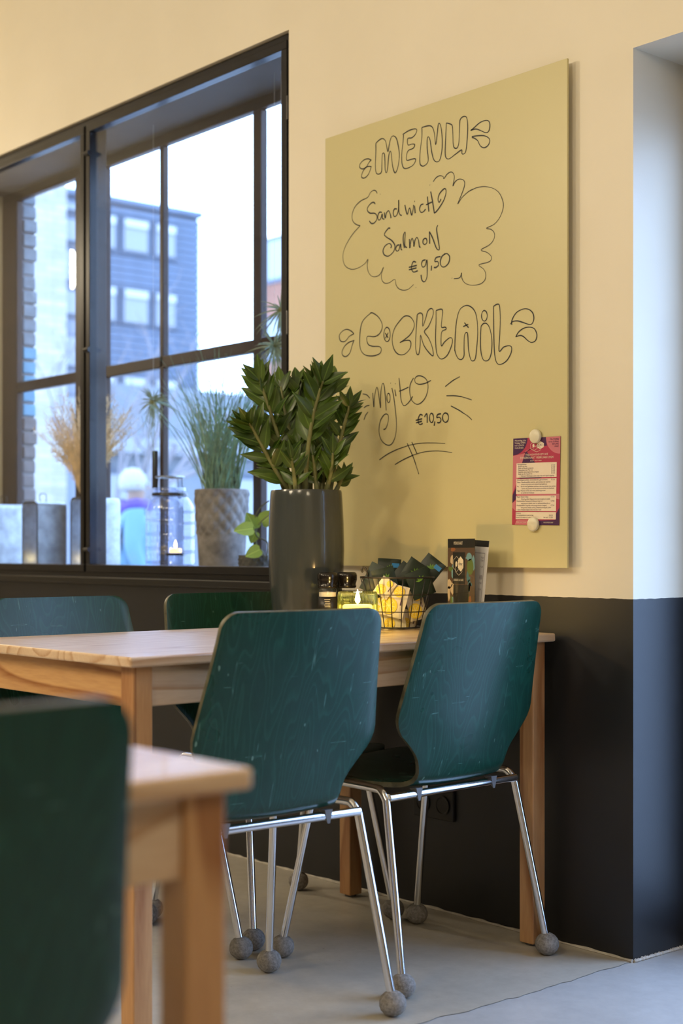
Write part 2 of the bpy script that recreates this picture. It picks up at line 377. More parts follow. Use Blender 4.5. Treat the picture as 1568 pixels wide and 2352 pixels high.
# ================================================================== LAMPS (above and beside the picture)
M['lamp_metal'] = mat('lamp_shade_black', (0.02, 0.02, 0.02), 0.4)
M['bulb'] = emis('bulb_glow', (1.0, 0.7, 0.4), 12)
def pendant(x, y, z, power, label, size=0.10):
    root = tag(empty('pendant_lamp', (x, y, z)), label, 'lamp', 'pendant lamps over the tables')
    MB().tube([(0, 0, 0.16), (0, 0, H - z)], 0.004, 6).build('cord', M['lamp_metal'], root)
    m = MB(); m.lathe([(0.03, 0.16), (0.05, 0.15), (0.12, 0.05), (0.16, 0.0), (0.155, 0.0), (0.115, 0.045), (0.045, 0.145)], 28); m.build('lamp_shade', M['lamp_metal'], root, smooth=40)
    MB().ball((0, 0, 0.02), 0.035, 14).build('bulb', M['bulb'], root, smooth=True)
    l = bpy.data.lights.new('lamp_light', 'POINT'); l.energy = power; l.color = WARM; l.shadow_soft_size = size
    lo = bpy.data.objects.new('lamp_light', l); link(lo, root); lo.location = (0, 0, -0.12)
    return root
pendant(-2.3, -3.2, 2.85, 104, 'black pendant lamp hanging over the middle of the room', 0.30)
pendant(-5.0, -0.7, 2.62, 105, 'black pendant lamp hanging close to the window wall', 0.15)
pendant(-0.9, -4.3, 2.85, 106, 'black pendant lamp added as warm fill at the back of the room', 0.30)  # unseen fill lamp, added to soften the main lamp's shadows
pendant(0.7, -3.3, 2.85, 75, 'black pendant lamp added as warm fill nearest the viewer', 0.30)  # second added fill lamp, lifts the warm ambient light
pendant(2.9, -2.9, 2.75, 55, 'black pendant lamp hanging by the right-hand wall', 0.30)

# ================================================================== TABLES
def make_table(name, cx, cy, rz, label, L=1.21, W=0.74, Z=0.751):
    t = tag(empty(name, (cx, cy, 0), rz), label, 'table', 'pine cafe tables'); T = 0.020; s = 0.044; ins = 0.018
    MB().box(-W / 2, W / 2, -L / 2, L / 2, Z - T, Z).build('tabletop', M['pine_y'], t, bevel=0.004)
    for sx in (-1, 1):
        for sy in (-1, 1):
            x1 = sx * (W / 2 - ins); y1 = sy * (L / 2 - ins)
            MB().box(min(x1, x1 - sx * s), max(x1, x1 - sx * s), min(y1, y1 - sy * s), max(y1, y1 - sy * s), 0.006, Z - T).build('leg', M['pine_z'], t, bevel=0.003)
            MB().lathe([(0.016, 0.0), (0.016, 0.006)], 10, (x1 - sx * s / 2, y1 - sy * s / 2, 0)).build('foot_glide', M['rubber'], t)
    a = ins + 0.008; h = 0.078
    for sx in (-1, 1):
        x1 = sx * (W / 2 - a); MB().box(min(x1, x1 - sx * .02), max(x1, x1 - sx * .02), -L / 2 + ins + s, L / 2 - ins - s, Z - T - h, Z - T).build('apron', M['pine_y'], t, bevel=0.002)
        y1 = sx * (L / 2 - a); MB().box(-W / 2 + ins + s, W / 2 - ins - s, min(y1, y1 - sx * .02), max(y1, y1 - sx * .02), Z - T - h, Z - T).build('apron', M['pine_x'], t, bevel=0.002)
    return t
make_table('dining_table', -0.578, -0.632, R(0.6), 'pine table under the menu board holding the grey planter and wire basket')
make_table('dining_table', 0.68, -2.50, 0.0, 'blurred pine table in the foreground beside the nearest green chair')

# ================================================================== CHAIRS
PROF = [(0.112, 0.836, .190), (0.096, 0.765, .197), (0.078, 0.69, .207), (0.062, 0.62, .217), (0.055, 0.585, .220), (0.048, 0.555, .208), (0.040, 0.525, .178), (0.033, 0.50, .156), (0.026, 0.475, .145),
        (0.014, 0.443, .141), (-0.012, 0.4275, .147), (-0.05, 0.4235, .160), (-0.10, 0.424, .180), (-0.17, 0.430, .195), (-0.25, 0.438, .200), (-0.32, 0.443, .198), (-0.36, 0.440, .190), (-0.385, 0.432, .180)]
def shell_mesh():
    pts = crom([(x, z, wd) for x, z, wd in PROF], 5)
    # arc length
    L = [0.0]
    for a, b in zip(pts, pts[1:]): L.append(L[-1] + math.hypot(a.x - b.x, a.y - b.y))
    # refine the two rounded ends
    def at(s):
        for i in range(len(L) - 1):
            if L[i + 1] >= s: break
        t = (s - L[i]) / (L[i + 1] - L[i]); return pts[i].lerp(pts[i + 1], max(0, min(1, t)))
    tot = L[-1]; r1, r2 = 0.034, 0.075
    ss = [r1 * (1 - math.cos(a * math.pi / 16)) for a in range(9)] + [r1 + (tot - r1 - r2) * i / 46 for i in range(1, 46)] + [tot - r2 + r2 * math.sin(a * math.pi / 20) for a in range(11)]
    m = MB(); NY = 17; vs = []; fs = []
    for s in ss:
        p = at(s); wd = p.z
        if s < r1: wd = wd - r1 + math.sqrt(max(0, r1 * r1 - (r1 - s) ** 2))
        if s > tot - r2: q = s - (tot - r2); wd = wd - r2 + math.sqrt(max(0, r2 * r2 - q * q))
        k = max(0, min(1, (p.y - 0.45) / 0.1)); cr = 0.016 * k
        for j in range(NY):
            q = -1 + 2 * j / (NY - 1); y = q * wd
            vs.append((p.x - cr * (y / 0.2) ** 2, y, p.y + (0.006 * (q * q) if k == 0 else 0)))
    for i in range(len(ss) - 1):
        for j in range(NY - 1): fs.append((i * NY + j, i * NY + j + 1, (i + 1) * NY + j + 1, (i + 1) * NY + j))
    m.add(vs, fs); return m
def make_chair():
    root = empty('dining_chair')
    o = shell_mesh().build('shell', [M['shell'], M['shell_edge']], root, smooth=True)
    sd = o.modifiers.new('ply', 'SOLIDIFY'); sd.thickness = 0.011; sd.offset = 0.0; sd.material_offset_rim = 1
    bv = o.modifiers.new('edge', 'BEVEL'); bv.width = 0.0022; bv.segments = 2; bv.limit_method = 'ANGLE'; bv.angle_limit = R(50)
    r = 0.0092
    rail = []
    m = MB()
    m.tube([(0.002, -0.212, 0.412), (0.002, 0.212, 0.412)], r, 12); m.tube([(-0.25, -0.18, 0.418), (-0.25, 0.18, 0.418)], r, 12)
    for s in (-1, 1):
        m.tube(crom([(-0.265, s * .188, .395), (-0.25, s * .186, .416), (-0.22, s * .187, .424), (-0.05, s * .208, .428), (-0.02, s * .212, .424), (-0.002, s * .214, .405)], 5), r, 12)
    m.build('seat_frame', M['chrome'], root, smooth=40)
    for s in (-1, 1):
        for (a, b) in (((-0.003, s * .214, .408), (0.074, s * .242, 0.03)), ((-0.263, s * .188, .40), (-0.335, s * .226, 0.03))):
            lg = MB().tube([a, b], r, 12).build('leg', M['chrome'], root, smooth=40)
            MB().ball((b[0], b[1], 0.0265), 0.0285, 18, 0.93).build('felt_ball', M['felt'], lg, smooth=True)
    for s in (-1, 1):
        m = MB(); m.add([(-0.010, s * .125 - .010, .424), (-0.010, s * .125 + .010, .424), (0.012, s * .125 + .010, .426), (0.012, s * .125 - .010, .426), (0.012, s * .125 - .003, .398), (0.012, s * .125 + .003, .398)],
                        [(0, 1, 2, 3), (3, 2, 5, 4), (0, 4, 5, 1), (0, 3, 4), (1, 5, 2)])
        m.build('spacer', M['rubber'], root)
    return root
ch = make_chair()
GRP = 'green plywood chairs with chrome legs'
spots = [(-0.155, -0.927, R(-2.0), 'scuffed green plywood chair with its back to the viewer, in front of the planter'),
         (-0.232, -0.352, R(2.5), 'scuffed green plywood chair with its back to the viewer, closest to the black dado wall'),
         (-0.985, -0.380, R(180), 'green chair on the far side of the table, beside the grey planter under the window'),
         (-0.940, -0.905, R(181), 'leftmost green chair on the far side of the table, its back shining blue'),
         (1.045, -2.275, R(2), 'large blurred green chair at the lower left, nearest the viewer')]
for i, (x, y, a, lab) in enumerate(spots):
    o = ch if i == 0 else copy_tree(ch)
    o.location = (x, y, 0); o.rotation_euler = (0, 0, a); tag(o, lab, 'chair', GRP)

# ================================================================== MENU BOARD
M['board'] = mat('olive_glass_board', (0.60, 0.54, 0.28), 0.34, spec=0.5, coat=0.0)
M['board_edge'] = mat('board_edge', (0.62, 0.58, 0.32), 0.25)
M['ink'] = mat('black_marker', (0.012, 0.012, 0.012), 0.5)
M['ink2'] = mat('faded_marker', (0.085, 0.075, 0.045), 0.5)
BY = -0.026                                     # front face of the glass
BX0, BX1, BZ0, BZ1 = -1.076, -0.176, 0.908, 2.128
bo = tag(empty('menu_board', (BX0, BY, BZ0)), 'olive glass menu board on the cream wall with hand-lettered menu in black marker', 'menu board')
MB().box(0, BX1 - BX0, 0, 0.006, 0, BZ1 - BZ0).build('glass_panel', M['board'], bo, bevel=0.001)
for (x, z) in ((0.06, 0.06), (0.84, 0.06), (0.06, 1.16), (0.84, 1.16)):
    MB().tube([(x, 0.006, z), (x, -BY, z)], 0.012, 12).build('standoff', M['chrome'], bo)
def ell(cx, cy, rx, ry, n=14): return [(cx + rx * math.cos(2 * math.pi * i / n - 1.4), cy + ry * math.sin(2 * math.pi * i / n - 1.4)) for i in range(n + 1)]
def write(name, strokes, oy, mt='ink', wd=0.0030):
    """strokes read off the photo in zoomed pixels (origin 720, oy; zoom 2.6133), laid on the board's own plane"""
    m = MB(); split = name in ('cloud_outline', 'flourish')
    for st in strokes:
        if split: m = MB()
        if len(st) == 1: st = [st[0], (st[0][0] + 2, st[0][1] + 2)]
        pts = []
        for (x, y) in st:
            p = ony(720 + x / 2.6133, oy + y / 2.6133, BY); pts.append(Vector((p.x - BX0, 0, p.z - BZ0)))
        P = crom(pts, 4); n = len(P); vs = []; fs = []
        for i, p in enumerate(P):
            t = P[min(i + 1, n - 1)] - P[max(i - 1, 0)]
            if t.length < 1e-7: t = Vector((1, 0, 0))
            t.normalize(); s = Vector((-t.z, 0, t.x)) * wd / 2 * (0.9 + 0.2 * math.sin(i * 0.37))
            a, b = p - s, p + s
            vs += [(a.x, -0.0006, a.z), (b.x, -0.0006, b.z)]
        for i in range(n - 1): fs.append((2 * i, 2 * i + 1, 2 * i + 3, 2 * i + 2))
        m.add(vs, fs)
        if split: m.build(name, M[mt], bo)
    if not split: m.build(name, M[mt], bo)
write('lettering_menu', [
 [(347,388),(330,379),(305,384),(282,405),(276,425),(285,437),(300,438),(318,425),(330,405),(345,385)],
 [(345,425),(325,425),(305,440),(292,465),(288,485),(296,494),(312,490),(330,470),(342,440),(346,422)],
 [(374,285),(395,265),(415,257),(432,272),(440,310),(447,335),(455,290),(465,252),(480,241),(498,258),(510,310),(515,360),(508,420),(495,458),(485,458),(474,420),(466,345),(458,335),(450,370),(445,430),(438,462),(430,445),(428,380),(424,347),(413,350),(410,400),(408,455),(392,470),(376,462),(371,420),(374,340),(374,285)],
 [(535,233),(570,210),(605,199),(620,205),(612,230),(590,252),(565,258),(567,295),(590,290),(607,293),(598,315),(565,333),(558,385),(585,382),(608,378),(612,390),(595,418),(560,436),(540,432),(530,400),(530,340),(537,280),(540,235)],
 [(650,190),(690,180),(712,188),(725,225),(733,295),(742,230),(748,175),(755,165),(765,190),(772,260),(770,330),(757,385),(738,397),(720,380),(708,330),(700,270),(690,247),(682,260),(682,320),(688,370),(685,400),(665,420),(648,420),(638,400),(640,330),(650,250),(650,190)],
 [(797,163),(815,168),(832,180),(836,230),(838,290),(846,313),(862,312),(872,280),(876,200),(878,150),(890,130),(908,124),(920,135),(925,180),(922,260),(914,330),(900,350),(890,345),(888,325),(850,352),(815,378),(798,375),(790,350),(792,270),(797,163)],
 [(943,210),(965,190),(1000,160),(1035,148),(1053,155),(1058,180),(1052,210),(1035,222),(1005,210),(975,200),(943,207)],
 [(950,245),(985,240),(1025,240),(1052,255),(1057,275),(1045,300),(1022,312),(1000,300),(985,270),(965,255),(950,250)]], 220)
write('cloud_outline', [
 [(718,516),(735,492),(758,480),(778,486),(782,498),(800,472),(822,458),(838,465),(845,490),(836,542),(850,515),(875,500),(900,507),(907,530),(895,575),(865,650),(890,612),(930,575),(960,560)],
 [(382,587),(375,572),(360,568),(340,582),(325,610),(285,630),(250,665),(232,710),(235,750),(255,772),(280,780)],
 [(888,1062),(882,1085),(870,1095),(842,1098)]], 220, 'ink', 0.0026)
write('cloud_outline', [
 [(960,560),(985,550),(1030,545),(1080,557),(1115,585),(1135,630),(1138,670),(1120,725),(1085,770),(1037,795),(1065,802),(1085,825),(1082,860),(1055,895),(1005,925),(1040,940),(1065,962),(1065,985),(1045,1000),(992,1015),(1020,1040),(1033,1070),(1028,1105),(1000,1130),(950,1137),(910,1125),(890,1095),(888,1062)],
 [(280,780),(235,830),(195,895),(177,950),(180,1000),(200,1030),(235,1042),(275,1030),(310,1005),(326,982),(322,1020),(330,1060),(350,1083),(375,1085),(400,1070),(420,1028),(408,1070),(410,1105),(428,1125),(455,1122),(488,1102),(495,1135),(512,1158),(540,1167),(570,1160),(600,1133)],
 [(697,535)], [(399,590)], [(614,1150)], [(830,1094)]], 220, 'ink2', 0.0024)
write('lettering_sandwich', [
 [(370,650),(362,640),(345,645),(325,670),(324,690),(340,705),(365,705),(380,720),(378,745),(362,765),(345,765),(335,750)],
 [(410,700),(395,700),(385,725),(390,745),(402,740),(412,710),(414,735),(425,742)], [(425,700),(430,735),(437,705),(450,690),(460,710),(465,735)],
 [(500,680),(485,680),(478,705),(485,725),(500,715),(510,680),(511,625),(512,690),(520,715),(530,718)], [(548,655),(555,690),(563,712),(572,680),(578,675),(585,705),(590,715),(598,680),(600,655)],
 [(606,660),(610,705)], [(605,633)], [(660,650),(645,655),(636,680),(645,700),(660,695),(672,680)], [(683,605),(692,695)], [(675,655),(705,640),(712,640)], [(703,575),(715,640),(725,705)],
 [(725,705),(745,685),(780,630),(795,580),(790,558),(775,565),(755,590),(747,620),(753,640),(765,620)],
 [(460,797),(450,795),(430,820),(425,835),(440,850),(470,870),(488,900),(480,935),(450,962),(425,955),(417,930),(430,900),(455,887),(467,900),(463,915)],
 [(515,895),(500,900),(493,920),(500,932),(512,925),(522,890),(525,920),(532,925)], [(545,915),(538,870),(540,835),(550,818),(548,860),(548,900),(560,912)],
 [(575,860),(578,915),(582,880),(592,855),(600,880),(602,905),(608,870),(620,850),(630,870),(635,905),(642,908)], [(670,855),(658,865),(657,885),(668,893),(680,880),(678,860),(668,855)],
 [(695,815),(697,888)], [(695,815),(715,855),(735,910),(748,925),(755,915),(745,850),(738,800),(746,777)],
 [(615,1000),(600,995),(590,1015),(588,1040),(600,1058),(625,1050)], [(572,1030),(620,1018)], [(572,1045),(618,1033)],
 [(672,985),(655,990),(648,1010),(655,1028),(670,1020),(680,985),(682,1040),(680,1090),(665,1117),(650,1105),(645,1075)], [(708,1020),(706,1050)],
 [(762,965),(735,972),(728,995),(745,995),(750,1015),(735,1030),(722,1030)], [(790,948),(770,965),(760,1000),(770,1025),(790,1025),(812,1000),(816,965),(800,947),(785,952)]], 220, 'ink', 0.0036)
write('lettering_cocktail', [
 [(242,305),(228,290),(200,278),(172,290),(155,315),(160,345),(178,353),(195,345),(215,320),(242,305)], [(245,345),(215,355),(190,375),(173,405),(173,430),(188,442),(205,435),(220,415),(230,380),(240,350)],
 [(340,180),(355,180),(385,200),(408,235),(412,270),(395,305),(365,322),(325,320),(320,345),(330,370),(355,380),(395,382),(407,400),(395,425),(355,438),(310,432),(285,405),(277,360),(280,290),(292,235),(320,200),(348,178)],
 ell(441, 309, 19, 43), [(430,300),(448,330)], [(448,298),(432,332)],
 [(530,212),(550,198),(580,203),(602,235),(602,270),(580,310),(545,340),(518,358),(545,347),(575,345),(585,365),(575,400),(545,428),(515,430),(490,410),(475,370),(473,320),(490,265),(530,212)],
 [(622,190),(640,180),(655,195),(655,260),(672,215),(685,170),(705,153),(718,165),(715,200),(690,260),(665,292),(690,330),(712,385),(718,437),(690,415),(660,370),(642,312),(640,370),(632,425),(620,425),(612,380),(615,300),(622,190)],
 [(735,165),(765,157),(775,170),(770,220),(768,265),(790,265),(795,278),(770,292),(765,340),(768,378),(785,355),(815,330),(832,335),(830,370),(805,430),(775,455),(755,450),(738,415),(732,330),(735,240),(735,165)],
 [(847,408),(850,320),(858,230),(875,165),(905,138),(935,138),(965,165),(980,215),(985,300),(978,400),(970,455),(955,468),(942,455),(930,400),(925,310),(915,298),(905,320),(903,390),(903,435),(890,458),(870,455),(855,430),(847,400)],
 [(905,238),(930,268)], [(928,248),(898,262)], ell(1025, 197, 17, 32),
 [(1005,260),(1020,243),(1040,245),(1058,275),(1070,340),(1068,410),(1055,455),(1035,468),(1015,455),(1003,400),(1002,320),(1005,260)],
 [(1080,140),(1100,128),(1115,135),(1120,200),(1118,300),(1113,408),(1140,385),(1170,377),(1188,385),(1185,420),(1160,465),(1125,488),(1100,480),(1087,430),(1082,330),(1080,140)],
 [(1190,253),(1190,225),(1215,180),(1255,157),(1290,158),(1315,180),(1322,215),(1310,245),(1290,248),(1260,238),(1225,228),(1195,232),(1180,248)],
 [(1213,325),(1230,295),(1260,272),(1295,265),(1325,275),(1340,310),(1332,345),(1308,357),(1285,345),(1260,322),(1240,315),(1215,322)]], 650)
write('lettering_mojito', [
 [(355,660),(362,745),(365,690),(378,628),(388,650),(402,750),(402,690),(408,625),(417,602),(425,625),(432,700),(436,765)], ell(450, 690, 10, 28),
 [(470,630),(482,690),(495,800),(497,870),(488,930),(465,970),(435,970),(405,940),(393,890),(400,830),(425,790),(447,792),(448,830),(435,870),(420,880)],
 [(488,640),(495,680)], [(462,600)], [(490,604)], [(513,570),(520,640),(525,700),(540,735),(560,728),(580,705),(595,680)], [(513,650),(540,640),(570,625)],
 [(600,570),(580,610),(578,660),(590,705),(620,728),(650,715),(675,680),(687,630),(680,585),(655,562),(625,558),(608,575),(612,598),(635,608),(670,602),(705,585)]], 650, 'ink', 0.0029)
write('lettering_price', [
 [(655,795),(640,790),(628,815),(630,840),(640,850),(655,843)], [(613,825),(652,815)], [(615,840),(650,830)], [(665,805),(680,785),(682,840)], ell(708, 810, 12, 28), [(728,830),(724,857)],
 [(765,785),(745,790),(740,808),(755,806),(765,820),(757,838),(742,838)], ell(792, 808, 18, 28)], 650, 'ink', 0.0038)
write('flourish', [
 [(790,622),(830,590),(855,574)], [(797,677),(850,677),(890,683)], [(824,738),(870,762),(905,785)], [(295,666),(320,672),(338,692)], [(302,750),(318,738),(335,735)], [(327,775),(312,795),(303,822)],
 [(395,1062),(440,1030),(500,1000),(570,975)], [(488,1090),(540,1060),(600,1032)], [(562,962),(600,1050),(615,1095)], [(590,955),(610,1000),(622,1028)]], 650, 'ink', 0.0028)
write('flourish', [[(855,574),(878,562)], [(890,683),(920,692),(950,702)], [(905,785),(930,802),(950,822)], [(570,975),(640,962),(720,960),(790,963)], [(600,1032),(670,1013),(750,1008),(832,1018)], [(615,1095),(632,1148)]], 650, 'ink2', 0.0024)

# ------------------------------------------------------------------ flyer and magnets on the board
fm = {'red': mat('print_crimson', (0.42, 0.035, 0.085), 0.4), 'purple': mat('print_purple', (0.055, 0.012, 0.075), 0.4), 'pink': mat('print_pink', (0.56, 0.17, 0.21), 0.4),
      'white': mat('print_cream', (0.78, 0.68, 0.54), 0.5), 'text': mat('print_dark_text', (0.09, 0.06, 0.11), 0.5), 'black': mat('print_black', (0.008, 0.008, 0.008), 0.35)}
FLX, FLZ, FLW, FLH = -0.3525, 1.0145, 0.1525, 0.2135
fl = tag(empty('flyer', (FLX, BY - 0.0015, FLZ)), 'crimson and purple dinner menu flyer held on the glass board by two magnets', 'flyer')
fl.rotation_euler = (0, R(1.2), 0)
MB().box(0, FLW, -0.0006, 0, 0, FLH).build('paper', fm['red'], fl)
_lay = [0]
def poly(parent, name, mt, pts, W, Hh, lay):
    """flat print: polygon in fractions of the sheet"""
    y = -0.0007 - 0.00012 * lay; n = len(pts)
    m = MB(); m.add([(x * W, y, z * Hh) for x, z in pts], [tuple(range(n))]); return m.build(name, mt, parent)
def arc(cx, cz, rx, rz, a0, a1, n=14): return [(cx + rx * math.cos(R(a0 + (a1 - a0) * i / n)), cz + rz * math.sin(R(a0 + (a1 - a0) * i / n))) for i in range(n + 1)]
P = lambda mt, pts, lay=0: poly(fl, 'printed_shape', fm[mt], pts, FLW, FLH, lay)
P('pink', [(0, .80), (.22, .82), (.46, .905), (.48, .895), (.27, .85), (.19, .70), (.06, .45), (0, .36)])
P('purple', [(.28, .84), (.26, .82), (.19, .70), (.50, .70), (.30, .84)])
P('purple', [(.40, 1.0), (.70, 1.0), (.72, .90), (.60, .90), (.42, .97)])
P('purple', [(0, .34), (.08, .44), (.08, .30), (0, .25)]); P('purple', [(.10, .565), (.75, .565), (.60, .535), (.16, .535)])
P('purple', [(1, .20), (.93, .12), (.92, .06), (.55, .05), (.35, 0), (1, 0)]); P('pink', [(.06, .0), (.40, .0), (.55, .05), (.10, .06)])
P('pink', [(0, .255), (.07, .28), (.07, .16), (.0, .20)]); P('pink', [(.1, .355), (1, .355), (1, .29), (.93, .30), (.93, .335), (.1, .335)])
P('purple', [(0, 1.0)] + [(0, .805)] + arc(0.0, 1.0, .31, .195, -90, 0), 1)
P('pink', [(1, 1.0)] + arc(1.0, 1.0, .30, .195, 180, 270), 1)
for (z0, z1) in ((.545, .712), (.355, .53), (.158, .335), (.065, .147)): P('white', [(.08, z0), (.935, z0), (.935, z1), (.08, z1)], 2)
hexa = lambda cx, cz, rx, rz: [(cx + rx * math.sin(R(a)) * 1.1547 * .866 / .866, cz + rz * math.cos(R(a))) for a in range(0, 360, 60)]
P('white', hexa(.585, .91, .075, .045), 3); P('white', arc(.44, .91, .022, .018, 0, 345), 3)
def hexline(parent, cx, cz, rx, rz, W, Hh, lay, mt, wd=0.0007):
    h = hexa(cx, cz, rx, rz); m = MB(); y = -0.0007 - 0.00012 * lay
    for i in range(6):
        a = Vector((h[i][0] * W, y, h[i][1] * Hh)); b = Vector((h[(i + 1) % 6][0] * W, y, h[(i + 1) % 6][1] * Hh)); d = (b - a).normalized(); s = Vector((-d.z, 0, d.x)) * wd / 2
        m.add([a - s, b - s, b + s, a + s], [(0, 1, 2, 3)])
    return m.build('printed_line', mt, parent)
hexline(fl, .45, .90, .075, .05, FLW, FLH, 3, fm['white']); hexline(fl, .51, .87, .075, .035, FLW, FLH, 3, fm['white'])
def text(parent, body, x, z, size, mt, W, Hh, lay=5, align='LEFT', width=None):
    c = bpy.data.curves.new('printed_text', 'FONT'); c.body = body; c.size = size; c.align_x = align; c.resolution_u = 2
    o = bpy.data.objects.new('printed_text', c); c.materials.append(mt); link(o, parent)
    o.location = (x * W, -0.0007 - 0.00012 * lay, z * Hh); o.rotation_euler = (R(90), 0, 0)
    me = bpy.data.meshes.new_from_object(o); loc = o.location.copy(); bpy.data.objects.remove(o)
    k = 1.0
    if width and len(me.vertices):
        xs = [v.co.x for v in me.vertices]; k = width * W / max(1e-6, max(xs) - min(xs))
    me.transform(Matrix.Diagonal((k, 1, 1, 1))); me.name = 'printed_text'
    o = bpy.data.objects.new('printed_text', me); link(o, parent); o.location = loc; o.rotation_euler = (R(90), 0, 0); o['kind'] = 'stuff'
    return o
T = lambda b, x, z, s, mt='text', al='LEFT', wd=None: text(fl, b, x, z, s, fm[mt], FLW, FLH, 5, al, wd)
T('Maandag t/m', .035, .965, .0058, 'white', wd=.24); T('Vrijdag OPEN', .035, .937, .0062, 'white', wd=.23); T('voor LUNCH', .035, .909, .0058, 'white', wd=.20); T('Ook afhalen', .035, .881, .0058, 'white', wd=.19)
T('Op Vrijdag', .97, .965, .0058, 'purple', 'RIGHT', .18); T('tot ca. 21:00uur', .97, .937, .0055, 'purple', 'RIGHT', .21); T('EETCAFÉ', .97, .909, .0058, 'purple', 'RIGHT', .13); T('PUNT', .97, .881, .0052, 'purple', 'RIGHT', .08)
T('PUNT', .535, .90, .0075, 'purple', wd=.10)
T('VRIJDAGAVOND EETCAFÉ', .27, .796, .0064, 'white', wd=.48); T('DINERKAART FEBRUARI 2024', .16, .759, .0078, 'white', wd=.70); T('B.d.V. voor meer', .38, .730, .0050, 'white', wd=.24)
for (b, x, z, wd) in [('Voorgerechten', .10, .690, .20), ('Brood met dips', .12, .668, .19), ('Zalm- of Rundercarpaccio', .12, .646, .33), ('Geitenkaas met Peer (v)', .12, .624, .31), ('Gegrilde seizoensgroenten (vegan)', .12, .602, .44), ('Soep van de maand (v)', .12, .580, .30), ('•  Februari: Knolraap & prei soep met een appel topping', .15, .556, .73),
                      ('Hoofdgerechten (wisselende gerechten)', .10, .510, .65), ('Vlees  Parelhoenfilet met jus, een puntje van warme', .10, .484, .71), ('terrine van groente van seizoen & gevogelte jus', .19, .460, .55), ('Vis     Op de huid gebakken zeebaars met een puntje van warme', .10, .435, .82), ('terrine van groente van het seizoen en schuim van basilicum', .20, .411, .69), ('Vega  Warme terrine van verse seizoensgroente', .10, .386, .61), ('en schuim van basilicum', .19, .362, .28),
                      ('Plank  Fish & Chips', .095, .315, .25), ('Onze heerlijke Dippers-friet met ravigotte & salade', .19, .290, .62), ('Maaltijdsalade Pompoen & blauwe kaas (v)', .095, .266, .55), ('met groene salade, peer en gekarameliseerde ui', .19, .242, .62), ('Maaltijdsalade Gegrilde seizoensgroenten (vegan)', .095, .217, .64), ('met groene salade, pitten, balsamicosiroop & zaden', .19, .192, .64), ('•  Extra: Schaaltje Dippers-friet met Dip € 4,50', .095, .167, .53),
                      ('Desserts', .09, .128, .10), ('Verrassingsdessert van de dag', .09, .104, .37), ('Sorbet (3) (op basis van 2 sorbets)', .09, .080, .34)]:
    T(b, x, z, .0050, 'text', wd=wd)
for z in (.672, .649, .627, .605, .583, .510, .315, .266, .217): T('€ 7,50', .90, z, .0046, 'text', 'RIGHT', .075)
T('€ 4,75', .87, .104, .0046, 'text', 'RIGHT', .075); T('Per bol:  € 2,00', .87, .080, .0046, 'text', 'RIGHT', .19)
T('Kijk voor meer op', .10, .025, .0046, 'white', wd=.26); T('HOOFDDORP', .68, .022, .0046, 'white', wd=.20)
M['magnet'] = mat('cream_magnet', (0.70, 0.66, 0.50), 0.35)
for (u, v, lab) in ((1228, 1002, 'round cream magnet at the top of the flyer'), (1223, 1204, 'round cream magnet at the bottom of the flyer')):
    p = ony(u, v, BY - 0.008)
    m = MB(); m.lathe([(0.0001, 0), (0.0165, 0), (0.0175, 0.002), (0.0172, 0.007), (0.0150, 0.0088), (0.0001, 0.0092)], 28)
    mg = tag(m.build('magnet', M['magnet'], None, smooth=50), lab, 'magnet', 'magnets on the menu board'); mg.location = (p.x, BY - 0.0023, p.z); mg.rotation_euler = (R(90), 0, 0)

# wall socket in the black dado under the table
M['socket'] = mat('socket_black', (0.011, 0.0105, 0.0105), 0.5)
so = tag(empty('wall_socket', tuple(ony(1000, 1845, 0.0))), 'black double wall socket low on the dado under the table', 'socket')
MB().box(-0.075, 0.075, -0.010, 0.0, -0.04, 0.04)  .build('plate', M['socket'], so, bevel=0.003)
for x in (-0.037, 0.037):
    m = MB(); m.lathe([(0.024, 0.0), (0.026, 0.003), (0.022, 0.003), (0.020, 0.001)], 20); q = m.build('outlet', M['socket'], so, smooth=40); q.location = (x, -0.011, 0); q.rotation_euler = (R(90), 0, 0)

# ================================================================== ON THE TABLE
TZ = 0.751
